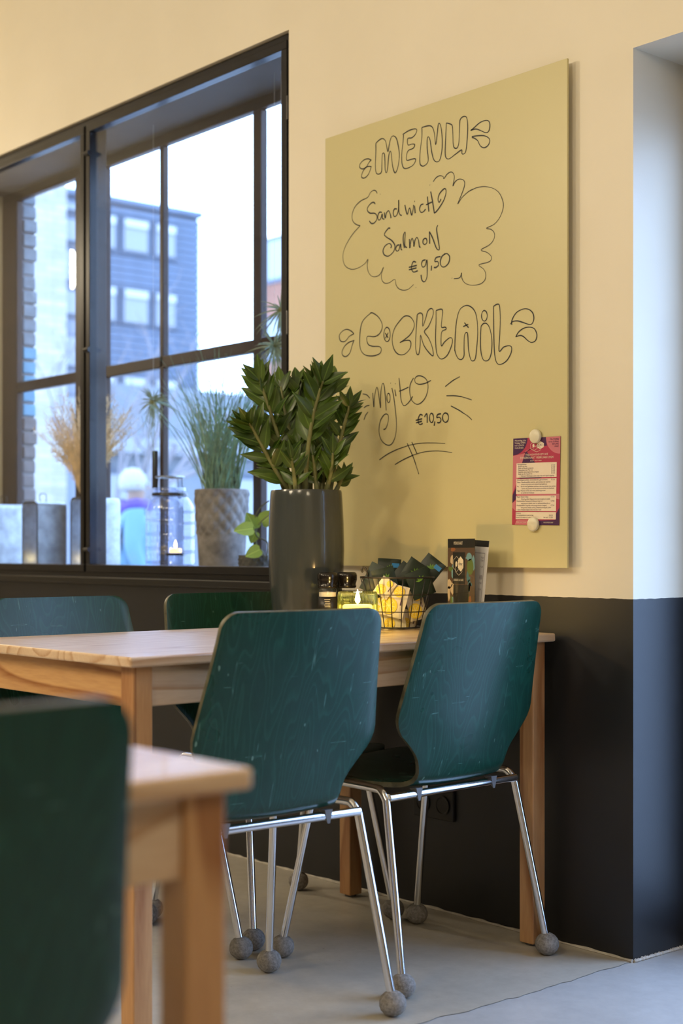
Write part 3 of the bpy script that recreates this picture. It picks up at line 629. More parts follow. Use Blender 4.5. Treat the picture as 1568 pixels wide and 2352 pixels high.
# ---- grey glazed planter with a many-leaved fleshy plant
def glaze():
    m, nt, bs = new('grey_glaze'); v = coords(nt, (1, 1, 0.12)); f = noise(nt, v, 14, 4, 0.6)
    lo = coords(nt, (1, 1, 1)); g = noise(nt, lo, 9, 3)
    nt.links.new(ramp(nt, f, [(0.3, (0.034, 0.042, 0.043)), (0.7, (0.056, 0.066, 0.067))]), bs.inputs['Base Color'])
    bs.inputs['Roughness'].default_value = 0.14; bump(nt, bs, noise(nt, coords(nt, (1, 1, 0.25)), 45, 3), 0.25, 0.002); return m
M['glaze'] = glaze(); M['soil'] = mat('dark_soil', (0.02, 0.014, 0.010), 0.95, var=0.5, vscale=60, bmp=0.8, bscale=90)
def leafmat(name, a, b, rough=0.32):
    m, nt, bs = new(name); oi = nd(nt, 'ShaderNodeObjectInfo')
    v = coords(nt); n = noise(nt, v, 30, 2)
    ad = nd(nt, 'ShaderNodeMath', operation='MULTIPLY_ADD'); ad.inputs[1].default_value = 0.75; nt.links.new(oi.outputs['Random'], ad.inputs[0])
    mu = nd(nt, 'ShaderNodeMath', operation='MULTIPLY'); mu.inputs[1].default_value = 0.25; nt.links.new(n, mu.inputs[0]); nt.links.new(mu.outputs[0], ad.inputs[2])
    nt.links.new(ramp(nt, ad.outputs[0], [(0.0, a), (1.0, b)]), bs.inputs['Base Color']); bs.inputs['Roughness'].default_value = rough
    bs.inputs['Specular IOR Level'].default_value = 0.45
    tc = nd(nt, 'ShaderNodeTexCoord'); sx = nd(nt, 'ShaderNodeSeparateXYZ'); nt.links.new(tc.outputs['Object'], sx.inputs[0]); ab = nd(nt, 'ShaderNodeMath', operation='ABSOLUTE'); nt.links.new(sx.outputs[0], ab.inputs[0])
    base = bs.inputs['Base Color'].links[0].from_socket
    nt.links.new(mixc(nt, ramp(nt, ab.outputs[0], [(0.008, (.55, .55, .55)), (0.022, (0, 0, 0))]), base, tuple(min(1, x * 1.9 + .02) for x in b)), bs.inputs['Base Color']); return m
M['zz_leaf'] = leafmat('dark_glossy_leaf', (0.020, 0.048, 0.006), (0.070, 0.125, 0.014))
M['zz_stem'] = mat('pale_green_stem', (0.17, 0.18, 0.065), 0.5, var=0.3, vscale=30)
PD = 3.85; pc = ond(703, 1265, PD)
pl = tag(empty('potted_plant', (pc.x, pc.y, TZ)), 'tall grey glazed planter with dark green fleshy-leaved plant on the pine table', 'potted plant')
prof = [(0.078, 0.0), (0.083, 0.004), (0.0915, 0.06), (0.0985, 0.14), (0.1005, 0.20), (0.099, 0.27), (0.0955, 0.335), (0.0945, 0.352), (0.0925, 0.358), (0.0885, 0.357), (0.0875, 0.345), (0.088, 0.335), (0.088, 0.328)]
MB().lathe(prof, 56).build('planter', M['glaze'], pl, smooth=60)
MB().lathe([(0.0001, 0.336), (0.05, 0.338), (0.088, 0.334)], 28).build('soil', M['soil'], pl, smooth=True)
def leaf_mesh(name, mt, L=1.0, W=0.42, fold=0.18, curl=0.12):
    m = MB(); vs = []; fs = []; n = 8
    for i in range(n + 1):
        t = i / n; w_ = W / 2 * (math.sin(math.pi * min(1, t ** 0.85)) ** 0.85) * (1.0 if t < .6 else 1 - 0.25 * (t - .6) / .4); w_ = max(w_, 0.012)
        z = -curl * t * t
        vs += [(-w_, t * L, z + fold * w_), (0, t * L, z), (w_, t * L, z + fold * w_)]
    for i in range(n):
        for k in range(2): fs.append((3 * i + k, 3 * i + k + 1, 3 * i + k + 4, 3 * i + k + 3))
    m.add(vs, fs); return m.mesh(name, mt, True)
LEAF = leaf_mesh('leaf', M['zz_leaf'], W=0.38, fold=0.30, curl=0.16)
rnd = random.Random(21)
def frame(p, d, n):
    d = d.normalized(); x = d.cross(n); x.normalize(); z = x.cross(d)
    return Matrix(((x.x, d.x, z.x, p.x), (x.y, d.y, z.y, p.y), (x.z, d.z, z.z, p.z), (0, 0, 0, 1)))
def zz_stem(px, dd, npairs, lf, t0=0.28, toward=0.0):
    """px: photo positions base to tip, dd: depth offset along the stem"""
    k = len(px); P3 = []
    for i, (u, v) in enumerate(px):
        d = PD + dd * (i / (k - 1)) + toward; P3.append(ond(u, v, d) - Vector((pc.x, pc.y, TZ)))
    C = crom(P3, 8); n = len(C)
    st = MB().tube(C, [0.0062 * (1 - 0.72 * i / n) + 0.001 for i in range(n)], 8).build('stem', M['zz_stem'], pl, smooth=True)
    for j in range(npairs):
        t = t0 + (0.97 - t0) * (j + 0.3) / npairs; f = t * (n - 1); i = min(n - 2, int(f)); p = C[i].lerp(C[i + 1], f - i)
        ax = (C[min(n - 1, i + 2)] - C[max(0, i - 2)]).normalized()
        view = (-FW + Vector((rnd.uniform(-.6, .6), rnd.uniform(-.6, .6), rnd.uniform(-.2, .3)))).normalized()
        side = ax.cross(view).normalized(); view = side.cross(ax)
        L = lf * (0.72 + 0.45 * math.sin(math.pi * min(1, 0.25 + t * 0.7))) * rnd.uniform(.88, 1.1)
        for s in (-1, 1):
            a = R(rnd.uniform(30, 58) * (1.05 - 0.42 * t)); tw = rnd.uniform(-.5, .6)
            d = ax * math.cos(a) + (side * s * math.cos(tw) + view * math.sin(tw)) * math.sin(a)
            nrm = (view + side * s * -0.35 + ax * 0.15 + Vector((rnd.uniform(-.6, .6), rnd.uniform(-.6, .6), rnd.uniform(-.3, .6)))).normalized()
            o = bpy.data.objects.new('leaf', LEAF); link(o, st); o.matrix_basis = frame(p, d, nrm) @ Matrix.Diagonal((L * rnd.uniform(.9, 1.12), L, L, 1))
    o = bpy.data.objects.new('leaf', LEAF); link(o, st); d = (C[-1] - C[-4]).normalized()
    o.matrix_basis = frame(C[-1], d, -FW) @ Matrix.Diagonal((lf * .9, lf * .9, lf * .9, 1))
zz_stem([(668, 1132), (636, 1085), (602, 1025), (580, 985), (572, 972)], -0.06, 11, 0.070, .12, -.01)
zz_stem([(672, 1130), (648, 1035), (622, 950), (602, 890), (598, 872)], -0.02, 10, 0.074, .15, -.02)
zz_stem([(690, 1130), (668, 1010), (652, 930), (645, 885)], 0.05, 11, 0.070, .15, .02)
zz_stem([(700, 1130), (706, 1040), (718, 960), (732, 905), (742, 875)], -0.05, 8, 0.080, .30, -.05)
zz_stem([(712, 1130), (716, 1000), (724, 910), (730, 872)], 0.04, 11, 0.070, .20, .03)
zz_stem([(704, 1130), (694, 1000), (686, 915), (682, 882)], 0.05, 11, 0.070, .20, .04)
zz_stem([(735, 1130), (746, 1000), (756, 910), (762, 872)], 0.08, 10, 0.066, .25, .03)
zz_stem([(757, 1130), (772, 1050), (788, 985), (799, 945), (801, 932)], -0.02, 8, 0.058, .20, -.01)
zz_stem([(748, 1130), (762, 1075), (764, 1040)], -0.03, 5, 0.058, .20, -.04)
zz_stem([(680, 1132), (674, 1085), (669, 1052)], -0.03, 4, 0.052, .15, -.07)
zz_stem([(728, 1130), (722, 1075), (718, 1045)], 0.0, 4, 0.052, .15, -.05)
zz_stem([(770, 1130), (782, 1105), (790, 1092)], 0.0, 3, 0.046, .25, -.01)
zz_stem([(655, 1128), (640, 1095), (632, 1080)], 0.0, 4, 0.056, .2, .01)
zz_stem([(690, 1130), (688, 1070), (684, 1020)], 0.0, 6, 0.060, .15, -.03)
zz_stem([(740, 1130), (744, 1065), (746, 1015)], 0.02, 6, 0.060, .15, .01)

# ---- grinders
M['cap'] = mat('black_plastic_cap', (0.008, 0.007, 0.007), 0.18); M['label'] = mat('black_label', (0.012, 0.011, 0.010), 0.4); M['salt'] = mat('white_salt', (0.75, 0.70, 0.58), 0.8, bmp=0.6, bscale=500)
M['pepper'] = mat('dark_peppercorns', (0.05, 0.035, 0.02), 0.8, var=.6, vscale=300); M['jar'] = glass('clear_jar_glass', (0.96, 0.97, 0.95)); M['gold'] = mat('copper_band', (0.55, 0.25, 0.06), 0.3, .6)
M['lt'] = mat('label_text', (0.6, 0.56, 0.48), .5)
def grinder(name, u, d, fill, label):
    p = ond(u, HOR, d); g = tag(empty(name, (p.x, p.y, TZ)), label, 'grinder', 'spice grinders beside the planter'); r = 0.0235; g.rotation_euler = (0, 0, math.atan2(-FW.y, -FW.x))
    MB().lathe([(0.0001, 0.0), (r - .002, 0.0), (r, .003), (r, 0.098), (r - .004, 0.106)], 28).build('glass_jar', M['jar'], g, smooth=50)
    MB().lathe([(0.0001, 0.003), (r - .002, 0.003), (r - .002, 0.094), (0.0001, 0.097)], 24).build('filling', fill, g, smooth=50)
    MB().lathe([(r + .0004, 0.030), (r + .0004, 0.083)], 28).build('label', M['label'], g, smooth=True)
    MB().lathe([(r + .0007, 0.046), (r + .0007, 0.049)], 28).build('label_band', M['gold'], g, smooth=True)
    m = MB()
    for i in range(5): m.box(r + .0012, r + .0014, -0.008 + .001 * (i % 3), 0.007 - .0015 * (i % 2), 0.075 - i * .0045, 0.0765 - i * .0045)
    q = m.build('label_text', M['lt'], g); q['kind'] = 'stuff'
    fn = lambda a, z, rr: 0.0006 * math.cos(22 * a) if .112 < z < .134 else 0
    MB().lathe([(r - .002, 0.104), (r + .001, 0.106), (r + .001, 0.111), (r - .001, 0.113), (r + .0025, 0.126), (r + .003, 0.136), (r + .001, 0.142), (r - .003, 0.1445), (0.0001, 0.1445)], 44, (0, 0, 0), fn).build('cap', M['cap'], g, smooth=60)
grinder('salt_grinder', 752, 3.70, M['salt'], 'salt grinder with black cap and label, left one beside the planter')
grinder('pepper_grinder', 796, 3.74, M['pepper'], 'dark pepper grinder with black cap, standing behind the green candle glass')

# ---- ribbed green candle glass
M['green_glass'] = glass('green_ribbed_glass', (0.90, 0.96, 0.70), 0.9, 0.06); M['wax'] = mat('glowing_candle_wax', (0.85, 0.70, 0.35), 0.5, emit=(1, 0.62, 0.15), estr=5.0); M['flame'] = emis('flame', (1.0, 0.72, 0.30), 40)  # wax emits by itself, imitating the flame's light shining through it
M['tin'] = mat('tealight_tin', (0.7, 0.7, 0.7), 0.3, 1.0)
p = ond(821, HOR, 3.52)
cg = tag(empty('candle_glass', (p.x, p.y, TZ)), 'ribbed green glass with a lit candle in front of the grinders', 'candle holder')
rib = lambda a, z, r: 0.0013 * math.cos(40 * a) if r > .03 else 0
MB().lathe([(0.0001, 0.0), (0.040, 0.0), (0.0455, 0.006), (0.0475, 0.05), (0.0475, 0.090), (0.0455, 0.100), (0.043, 0.101), (0.0435, 0.09), (0.0440, 0.05), (0.042, 0.012), (0.0001, 0.010)], 160, (0, 0, 0), rib).build('ribbed_glass', M['green_glass'], cg, smooth=True)
MB().lathe([(0.0001, 0.012), (0.036, 0.012), (0.036, 0.066), (0.033, 0.069), (0.0001, 0.066)], 28).build('candle', M['wax'], cg, smooth=50)
MB().lathe([(.0001, .070), (.005, .075), (.0068, .081), (.0045, .092), (.0001, .106)], 12).build('flame', M['flame'], cg, smooth=True)
l = bpy.data.lights.new('candle_light', 'POINT'); l.energy = 1.2; l.color = (1, .6, .22); l.shadow_soft_size = 0.008
lo = bpy.data.objects.new('candle_light', l); link(lo, cg); lo.location = (0, 0, .118)

# ---- wire basket of sachets
p = ond(912, HOR, 3.70)
bk = tag(empty('wire_basket', (p.x, p.y, TZ)), 'black wire basket of tea and sugar sachets on the table beside the candle', 'basket')
M['wire'] = mat('black_wire', (0.012, 0.010, 0.009), 0.4)
rb, rt_, hb = 0.060, 0.093, 0.132
rad = lambda z: rb + (rt_ - rb) * z / hb
for z, th in ((0.006, .0022), (0.046, .0013), (0.089, .0013), (hb, .0024)):
    MB().tube([(rad(z) * math.cos(2 * math.pi * i / 40), rad(z) * math.sin(2 * math.pi * i / 40), z) for i in range(40)], th, 6, closed=True).build('ring', M['wire'], bk, smooth=True)
for i in range(18):
    a = 2 * math.pi * (i + .3) / 18; MB().tube([(rad(.004) * math.cos(a), rad(.004) * math.sin(a), .004), (rad(hb) * math.cos(a), rad(hb) * math.sin(a), hb)], 0.0013, 6).build('wire', M['wire'], bk, smooth=True)
for i in range(-3, 4):
    x = i * .016; y = math.sqrt(rb * rb - x * x); MB().tube([(x, -y, .005), (x, y, .005)], 0.0013, 6).build('base_wire', M['wire'], bk)
hk = -RT * rt_ * 0.80
MB().tube(crom([hk + Vector((0, 0, hb)), hk + Vector((0, 0, hb + .012)) - RT * .002, hk + Vector((0, 0, hb + .022)) - RT * .006, hk + Vector((0, 0, hb + .025)) - RT * .012, hk + Vector((0, 0, hb + .019)) - RT * .016, hk + Vector((0, 0, hb + .012)) - RT * .013], 5), 0.0022, 8).build('hook', M['wire'], bk, smooth=True)
M['tea'] = mat('dark_green_sachet', (0.010, 0.022, 0.012), 0.42, var=.3, vscale=40); M['paper_w'] = mat('white_paper_sachet', (0.66, 0.60, 0.48), 0.6, bmp=.3, bscale=70)
M['lemon'] = mat('lemon_yellow_print', (0.78, 0.55, 0.03), 0.55); M['lemon2'] = mat('lemon_pale_print', (0.80, 0.68, 0.25), 0.55); M['leafprint'] = mat('leaf_green_print', (0.13, 0.28, 0.03), 0.5); M['tagblue'] = mat('blue_print', (0.03, 0.25, 0.6), 0.5)
def sachet(kind, u, v, d, wd, ht, rot, lean, yaw, label, group, seed):
    """small pillow bag, centre at photo place (u, v), rot in its own plane, lean back, yaw about z"""
    r_ = random.Random(seed); c = ond(u, v, d)
    o = empty('tea_sachet' if kind == 'tea' else 'sugar_sachet', tuple(c)); tag(o, label, 'sachet', group)
    o.rotation_euler = (Matrix.Rotation(R(YAW + yaw), 3, 'Z') @ Matrix.Rotation(R(lean), 3, 'X') @ Matrix.Rotation(R(rot), 3, 'Y')).to_euler()
    nx, nz = 7, 7; th = 0.0035; vs = []; fs = []
    for sgn in (-1, 1):
        for i in range(nz):
            for j in range(nx):
                a, b = -1 + 2 * j / (nx - 1), -1 + 2 * i / (nz - 1)
                pf = max(0, (1 - a ** 4)) * max(0, (1 - b ** 4)); vs.append((a * wd / 2 + r_.uniform(-.0004, .0004), sgn * (th * pf + .0003) + .0012 * math.sin(a * 2.1 + seed) * b, b * ht / 2 + r_.uniform(-.0004, .0004)))
    for s in (0, 1):
        for i in range(nz - 1):
            for j in range(nx - 1): q = s * nx * nz + i * nx + j; fs.append((q, q + 1, q + nx + 1, q + nx))
    ed = [j for j in range(nx)] + [i * nx + nx - 1 for i in range(1, nz)] + [(nz - 1) * nx + j for j in range(nx - 2, -1, -1)] + [i * nx for i in range(nz - 2, 0, -1)]
    for k in range(len(ed)): a, b = ed[k], ed[(k + 1) % len(ed)]; fs.append((a, b, b + nx * nz, a + nx * nz))
    m = MB(); m.add(vs, fs); m.build('bag', M['tea'] if kind == 'tea' else M['paper_w'], o, smooth=50)
    f = -th - .0012
    def disc(x, z, r, mt, rz=None, n=16, y=f):
        mm = MB(); mm.add([(x + r * math.cos(2 * math.pi * i / n), y, z + (rz or r) * math.sin(2 * math.pi * i / n)) for i in range(n)], [tuple(range(n))]); mm.build('print', mt, o)
    if kind == 'tea':
        for k in range(5):
            a = R(60 + k * 28 + r_.uniform(-10, 10)); L = ht * .22; bx, bz = 0.004, ht * .08
            dx, dz = math.cos(a) * L, math.sin(a) * L; px_, pz_ = -dz * .16, dx * .16
            mm = MB(); mm.add([(bx, f, bz), (bx + dx / 2 + px_, f, bz + dz / 2 + pz_), (bx + dx, f, bz + dz), (bx + dx / 2 - px_, f, bz + dz / 2 - pz_)], [(0, 1, 2, 3)]); mm.build('print', M['leafprint'], o)
        if seed % 3 == 0:
            mm = MB(); mm.add([(wd * .1, f - .0003, ht * .18), (wd * .42, f - .0003, ht * .18), (wd * .42, f - .0003, ht * .34), (wd * .1, f - .0003, ht * .34)], [(0, 1, 2, 3)]); mm.build('print', M['tagblue'], o)
    else:
        for (x, z, rr) in ((-wd * .16, -ht * .18, ht * .26), (wd * .12, ht * .30, ht * .17)):
            disc(x, z, rr, M['lemon']); disc(x, z, rr * .80, M['lemon2'], y=f - .0002); 
            for k in range(7):
                a0 = 2 * math.pi * k / 7; mm = MB(); q = rr * .74
                mm.add([(x + q * .12 * math.cos(a0 + .45), f - .0004, z + q * .12 * math.sin(a0 + .45)), (x + q * math.cos(a0 + .08), f - .0004, z + q * math.sin(a0 + .08)), (x + q * math.cos(a0 + .45), f - .0004, z + q * 1.02 * math.sin(a0 + .45)), (x + q * math.cos(a0 + .82), f - .0004, z + q * math.sin(a0 + .82))], [(0, 1, 2, 3)]); mm.build('print', M['lemon'], o)
        mm = MB(); mm.box(wd * .26, wd * .30, f - .0003, f - .0001, ht * -.1, ht * .2); mm.build('print', fm['purple'], o)
    return o
GT, GS = 'dark green tea sachets in the wire basket', 'lemon-print sachets in the wire basket'
sachet('tea', 893, 1315, 3.76, .060, .072, 4, -8, 6, 'dark green tea sachet with blue mark, topmost at the left of the basket', GT, 3)
sachet('tea', 862, 1330, 3.70, .056, .075, 24, -10, -12, 'dark green tea sachet leaning out at the left rim of the basket', GT, 4)
sachet('tea', 885, 1336, 3.67, .058, .070, -14, -6, 8, 'dark green tea sachet behind the white sugar paper in the basket', GT, 5)
sachet('tea', 926, 1330, 3.73, .060, .075, 40, -12, 0, 'dark green tea sachet standing on its corner mid-basket', GT, 7)
sachet('tea', 948, 1322, 3.71, .060, .078, 34, -4, 10, 'dark green tea sachet with pointed corner up, right of mid-basket', GT, 8)
sachet('tea', 984, 1310, 3.74, .058, .072, 38, -8, -8, 'dark green tea sachet with blue mark, topmost at the right of the basket', GT, 9)
sachet('tea', 965, 1340, 3.68, .062, .070, -20, -5, 14, 'dark green tea sachet with bright leaf print inside the right rim', GT, 10)
sachet('sugar', 905, 1380, 3.662, .062, .082, 14, -6, -4, 'large white lemon-print sachet facing front in the basket', GS, 11)
sachet('sugar', 902, 1422, 3.675, .062, .052, -6, -4, 4, 'white lemon-print sachet lying lowest in the basket', GS, 12)
sachet('sugar', 955, 1390, 3.69, .050, .075, -12, -6, 26, 'white lemon-print sachet upright at the right side of the basket', GS, 13)
sachet('sugar', 884, 1350, 3.655, .040, .048, 34, -4, 0, 'plain white paper sachet tilted above the lemon-print ones', GS, 14)
sachet('sugar', 872, 1395, 3.69, .040, .070, 10, -8, -30, 'white lemon-print sachet edge-on behind the candle glass', GS, 15)
sachet('sugar', 938, 1425, 3.70, .045, .050, 22, -4, 18, 'crumpled white lemon-print sachet at the bottom right of the basket', GS, 16)

# ---- upright menu card in a clear stand, second card behind
M['acrylic'] = glass('clear_acrylic', (0.97, 0.98, 0.98))
art = [mat('art_' + n, c, .35) for n, c in (('teal', (.05, .17, .22)), ('brown', (.09, .05, .03)), ('green', (.10, .16, .03)), ('orange', (.26, .09, .03)), ('sky', (.15, .32, .40)), ('cream', (.55, .42, .28)))]
q = ony(1059, 1300, -0.115)
CW, CH = 0.094, 0.225
ms = tag(empty('menu_stand', (q.x - CW / 2, q.y, TZ)), 'clear stand with a dark illustrated menu card on the table by the wall', 'menu stand')
MB().box(-.002, CW + .002, -0.0035, -0.0020, 0, CH + .003).build('clear_front', M['acrylic'], ms)
MB().box(-.002, CW + .002, 0.0012, 0.0030, 0, CH + .003).build('clear_back', M['acrylic'], ms)
MB().box(-.004, CW + .004, -0.03, 0.035, 0, 0.003).build('base_plate', M['acrylic'], ms)
cdm = empty('menu_card', (q.x - CW / 2, q.y, TZ + .004)); tag(cdm, 'dark menu card printed with coloured figures and a white hexagon, in the clear stand', 'menu card')
MB().box(0, CW, -0.0006, 0.0004, 0, CH).build('card', fm['black'], cdm)
rnd = random.Random(5)
AP = lambda mt, pts, lay=0: poly(cdm, 'printed_shape', mt, pts, CW, CH, lay)
AP(art[1], [(0, 0), (1, 0), (1, .90), (0, .90)])
for i in range(26):
    cx, cz = rnd.choice((rnd.uniform(.02, .2), rnd.uniform(.78, .97), rnd.uniform(.05, .95))), rnd.uniform(.03, .88); w_, h_ = rnd.uniform(.05, .13), rnd.uniform(.03, .10)
    pts = [(min(1, max(0, cx + w_ * math.cos(a) * rnd.uniform(.6, 1.1))), min(.9, max(0, cz + h_ * math.sin(a) * rnd.uniform(.6, 1.1)))) for a in [k * math.pi / 4 for k in range(8)]]
    AP(art[i % 6], pts, 1 + i % 3)
AP(art[4], arc(.80, .80, .10, .045, 0, 345), 4); AP(art[2], arc(.84, .69, .12, .09, 0, 345), 4); AP(art[4], [(.70, .80), (.66, .785), (.72, .775)], 4)
AP(fm['black'], [(.20, .50), (.64, .50), (.64, .85), (.20, .85)], 5); AP(fm['black'], [(.20, .10), (.75, .10), (.78, .49), (.22, .49)], 5)
AP(fm['white'], hexa(.49, .72, .10, .085), 6); AP(fm['white'], arc(.33, .72, .035, .03, 0, 345), 6)
hexline(cdm, .34, .72, .12, .085, CW, CH, 6, fm['white']); hexline(cdm, .42, .67, .12, .075, CW, CH, 6, fm['white'])
text(cdm, 'MENUKAART', .23, .935, .011, fm['white'], CW, CH, 6, width=.33); text(cdm, 'PUNT', .415, .705, .008, fm['black'], CW, CH, 8, width=.14); text(cdm, 'EVENTS & CAFE', .23, .53, .008, fm['white'], CW, CH, 7, width=.36)
c2 = empty('menu_card', (q.x - CW / 2 + .006, q.y + 0.024, TZ + .004)); tag(c2, 'white menu card with black top edge standing behind the illustrated card', 'menu card'); c2.rotation_euler = (R(-4), R(3), R(-4))
MB().box(0, CW, -0.0006, 0.0004, 0, CH).build('card', mat('card_white', (.72, .72, .74), .35), c2)
poly(c2, 'printed_shape', fm['black'], [(0, .93), (1, .93), (1, 1), (0, 1)], CW, CH, 1)
for z in (.80, .77, .70, .60, .585, .57, .52, .45): text(c2, '7,50', .74, z, .006, fm['text'], CW, CH, 2, width=.10)
m = MB(); y = -.0009
for (a, b) in (((.1, .86), (.88, .86)), ((.88, .86), (.88, .3)), ((.88, .3), (.82, .3)), ((.1, .86), (.1, .3))):
    A, B = Vector((a[0] * CW, y, a[1] * CH)), Vector((b[0] * CW, y, b[1] * CH)); d = (B - A).normalized(); s_ = Vector((-d.z, 0, d.x)) * .0004; m.add([A - s_, B - s_, B + s_, A + s_], [(0, 1, 2, 3)])
m.build('printed_line', fm['text'], c2)

# ================================================================== ON THE WINDOW SHELF
SZ = WZ0 + 0.0125
M['zinc'] = mat('galvanised_zinc', (0.36, 0.38, 0.39), 0.42, 0.75, var=0.3, vscale=18, bmp=0.1, bscale=40)
M['zinc_rim'] = mat('dark_rim', (0.02, 0.02, 0.022), 0.5); M['clear'] = glass('lantern_glass', (0.95, 0.97, 1.0), 0.9)
M['white_candle'] = mat('white_candle', (0.8, 0.78, 0.74), 0.5)
def rrect(w_, h_, r, n=6):
    pts = [(0, 0), (w_, 0)]
    pts += [(w_ - r + r * math.cos(R(90 * i / n)), h_ - r + r * math.sin(R(90 * i / n))) for i in range(n + 1)]
    pts += [(r - r * math.sin(R(90 * i / n)), h_ - r + r * math.cos(R(90 * i / n))) for i in range(n + 1)]
    return pts
def zinc_lantern(x0, label, w_=0.118, d_=0.130, h_=0.285):
    root = tag(empty('zinc_lantern', (x0, 0.115, SZ)), label, 'lantern', 'zinc lanterns on the window shelf')
    outer = rrect(w_, h_, .022); k = 0.0022
    inner = [(k + (x / w_) * (w_ - 2 * k), k + (z / h_) * (h_ - 2 * k)) for x, z in outer]; n = len(outer); m = MB(); vs = []; fs = []
    for y in (0, d_):
        vs += [(x, y, z) for x, z in outer] + [(x, y, z) for x, z in inner]
    for i in range(n):
        j = (i + 1) % n; fs += [(i, j, 2 * n + j, 2 * n + i), (n + i, 3 * n + i, 3 * n + j, n + j), (i, n + i, n + j, j), (2 * n + i, 2 * n + j, 3 * n + j, 3 * n + i)]
    m.add(vs, fs); m.build('body', M['zinc'], root, smooth=35)
    MB().tube([(x, 0, z) for x, z in outer], 0.0028, 6, closed=True).build('rim', M['zinc_rim'], root, smooth=True)
    MB().box(k, w_ - k, 0.004, 0.0055, k, h_ - k - .012).build('glass_front', M['clear'], root)
    MB().box(k, w_ - k, d_ - .006, d_ - .0045, k, h_ - k - .012).build('glass_back', M['clear'], root)
    MB().tube(crom([(w_ * .45, d_ * .4, h_), (w_ * .38, d_ * .4, h_ + .016), (w_ * .40, d_ * .4, h_ + .032), (w_ * .7, d_ * .4, h_ + .034), (w_ * .82, d_ * .4, h_ + .022), (w_ * .80, d_ * .4, h_)], 4), 0.0016, 6).build('handle', M['zinc_rim'], root, smooth=True)
    MB().lathe([(0.0001, k), (0.026, k), (0.026, .045), (0.0001, .044)], 20, (w_ / 2, d_ / 2, 0)).build('candle', M['white_candle'], root, smooth=50)
    f = MB().lathe([(0.0001, .047), (.0035, .052), (.0045, .058), (.003, .068), (0.0001, .078)], 10, (w_ / 2, d_ / 2, 0)).build('flame', M['flame'], root, smooth=True)
    return root
lx = lambda u: ony(u, 1250, .115).x
zinc_lantern(lx(-36), 'zinc lantern cut off by the left edge of the photo')
zinc_lantern(lx(52), 'zinc lantern with a raised wire handle, second from the left on the shelf')
z3x = lx(163)
zinc_lantern(z3x, 'zinc lantern partly behind the black window post, under the dried bouquet', .125, .140, .292)

# dried bouquet standing on that lantern
M['straw'] = mat('dried_straw', (0.74, 0.58, 0.36), 0.8, var=.35, vscale=25); M['twine'] = mat('brown_twine', (.12, .07, .05), .8)
bx = ony(192, 1130, .19); bq = tag(empty('dried_bouquet', (bx.x, .19, SZ + .293)), 'fan-shaped bouquet of spiky dried straw stems behind the black window post', 'bouquet')
rnd = random.Random(12); m = MB()
for i in range(330):
    a = R(rnd.uniform(-44, 46)); L = rnd.uniform(.20, .42) * (1 - .12 * abs(a)); dy = rnd.uniform(-.16, .16)
    tip = Vector((math.sin(a) * L * 1.30, dy * L, math.cos(a) * L)); b0 = Vector((rnd.uniform(-.008, .008), rnd.uniform(-.006, .006), 0)); mid = b0.lerp(tip, .5) + Vector((-math.sin(a) * .04, 0, .02))
    C = crom([b0, mid, tip], 5); m.tube(C, 0.0007, 3, caps=False)
    for j in range(16):
        t = .35 + .65 * j / 15; f = t * (len(C) - 1); k = min(len(C) - 2, int(f)); p = C[k].lerp(C[k + 1], f - k); ax = (C[k + 1] - C[k]).normalized()
        d = (ax * .8 + Vector((rnd.uniform(-1, 1), rnd.uniform(-.6, .6), rnd.uniform(-1, 1)))).normalized()
        m.ribbon([p, p + d * rnd.uniform(.012, .034)], 0.0027, side=RT if abs(d.dot(RT)) < .8 else UP)
o = m.build('dried_stems', M['straw'], bq); o['kind'] = 'stuff'
MB().tube([(0, 0, 0), (0, 0, .012), (0, 0, .03)], [.011, .012, .010], 12).build('twine', M['twine'], bq, smooth=True)

# glass lantern jar
M['jar_glass'] = glass('blue_tinted_jar_glass', (0.76, 0.78, 0.88), 1.0, 0.02, 1.9)
jc = ony(390, 1290, .186); jl = tag(empty('glass_lantern', (jc.x, .186, SZ)), 'ridged clear glass lantern jar with black collar and lit tealight on the shelf', 'lantern')
r = .082
prof = [(0.0001, .0), (r * .94, .0), (r, .008)]
for i in range(1, 41): prof.append((r, .008 + .225 * i / 40))
prof += [(r * .985, .245), (r * .93, .262), (r * .82, .277), (r * .72, .284), (r * .68, .288), (r * .68, .300), (r * .70, .304), (r * .68, .308), (r * .68, .314)]
def jarfn(a, z, q):
    if q < r * .97 or z < .01: return 0
    e = 0
    for zc in (.045, .095, .145, .195, .235): e = max(e, math.exp(-((z - zc) / .0035) ** 2))
    e = max(e, math.exp(-(math.sin(a * 7) / .16) ** 2)); return .0032 * e
MB().lathe(prof, 168, (0, 0, 0), jarfn).build('jar', M['jar_glass'], jl, smooth=True)
MB().lathe([(r * .74, .284), (r * .78, .286), (r * .76, .296), (r * .70, .297)], 40).build('collar', M['steel'], jl, smooth=40)
for s in (-1, 1): MB().box(s * r * .78 - .008, s * r * .78 + .008, -.006, .006, .283, .293).build('collar_lug', M['steel'], jl)
MB().tube([(r * .6 * math.cos(2 * math.pi * i / 28), r * .6 * math.sin(2 * math.pi * i / 28), .352) for i in range(28)], .0035, 6, closed=True).build('handle_ring', M['zinc'], jl, smooth=True)
for k in range(4): a = k * math.pi / 2 + .4; MB().tube([(r * .66 * math.cos(a), r * .66 * math.sin(a), .296), (r * .6 * math.cos(a), r * .6 * math.sin(a), .352)], .0014, 6).build('handle_wire', M['steel'], jl)
c0 = RT * 0.020
MB().lathe([(.0001, .075), (.034, .075), (.036, .079), (.036, .084), (.033, .084)], 24, (c0.x, c0.y, 0)).build('candle_tray', M['steel'], jl, smooth=40)
MB().lathe([(.024, .085), (.026, .087), (.027, .125), (.0262, .125), (.025, .09)], 24, (c0.x, c0.y, 0)).build('tealight_glass', M['clear'], jl, smooth=True)
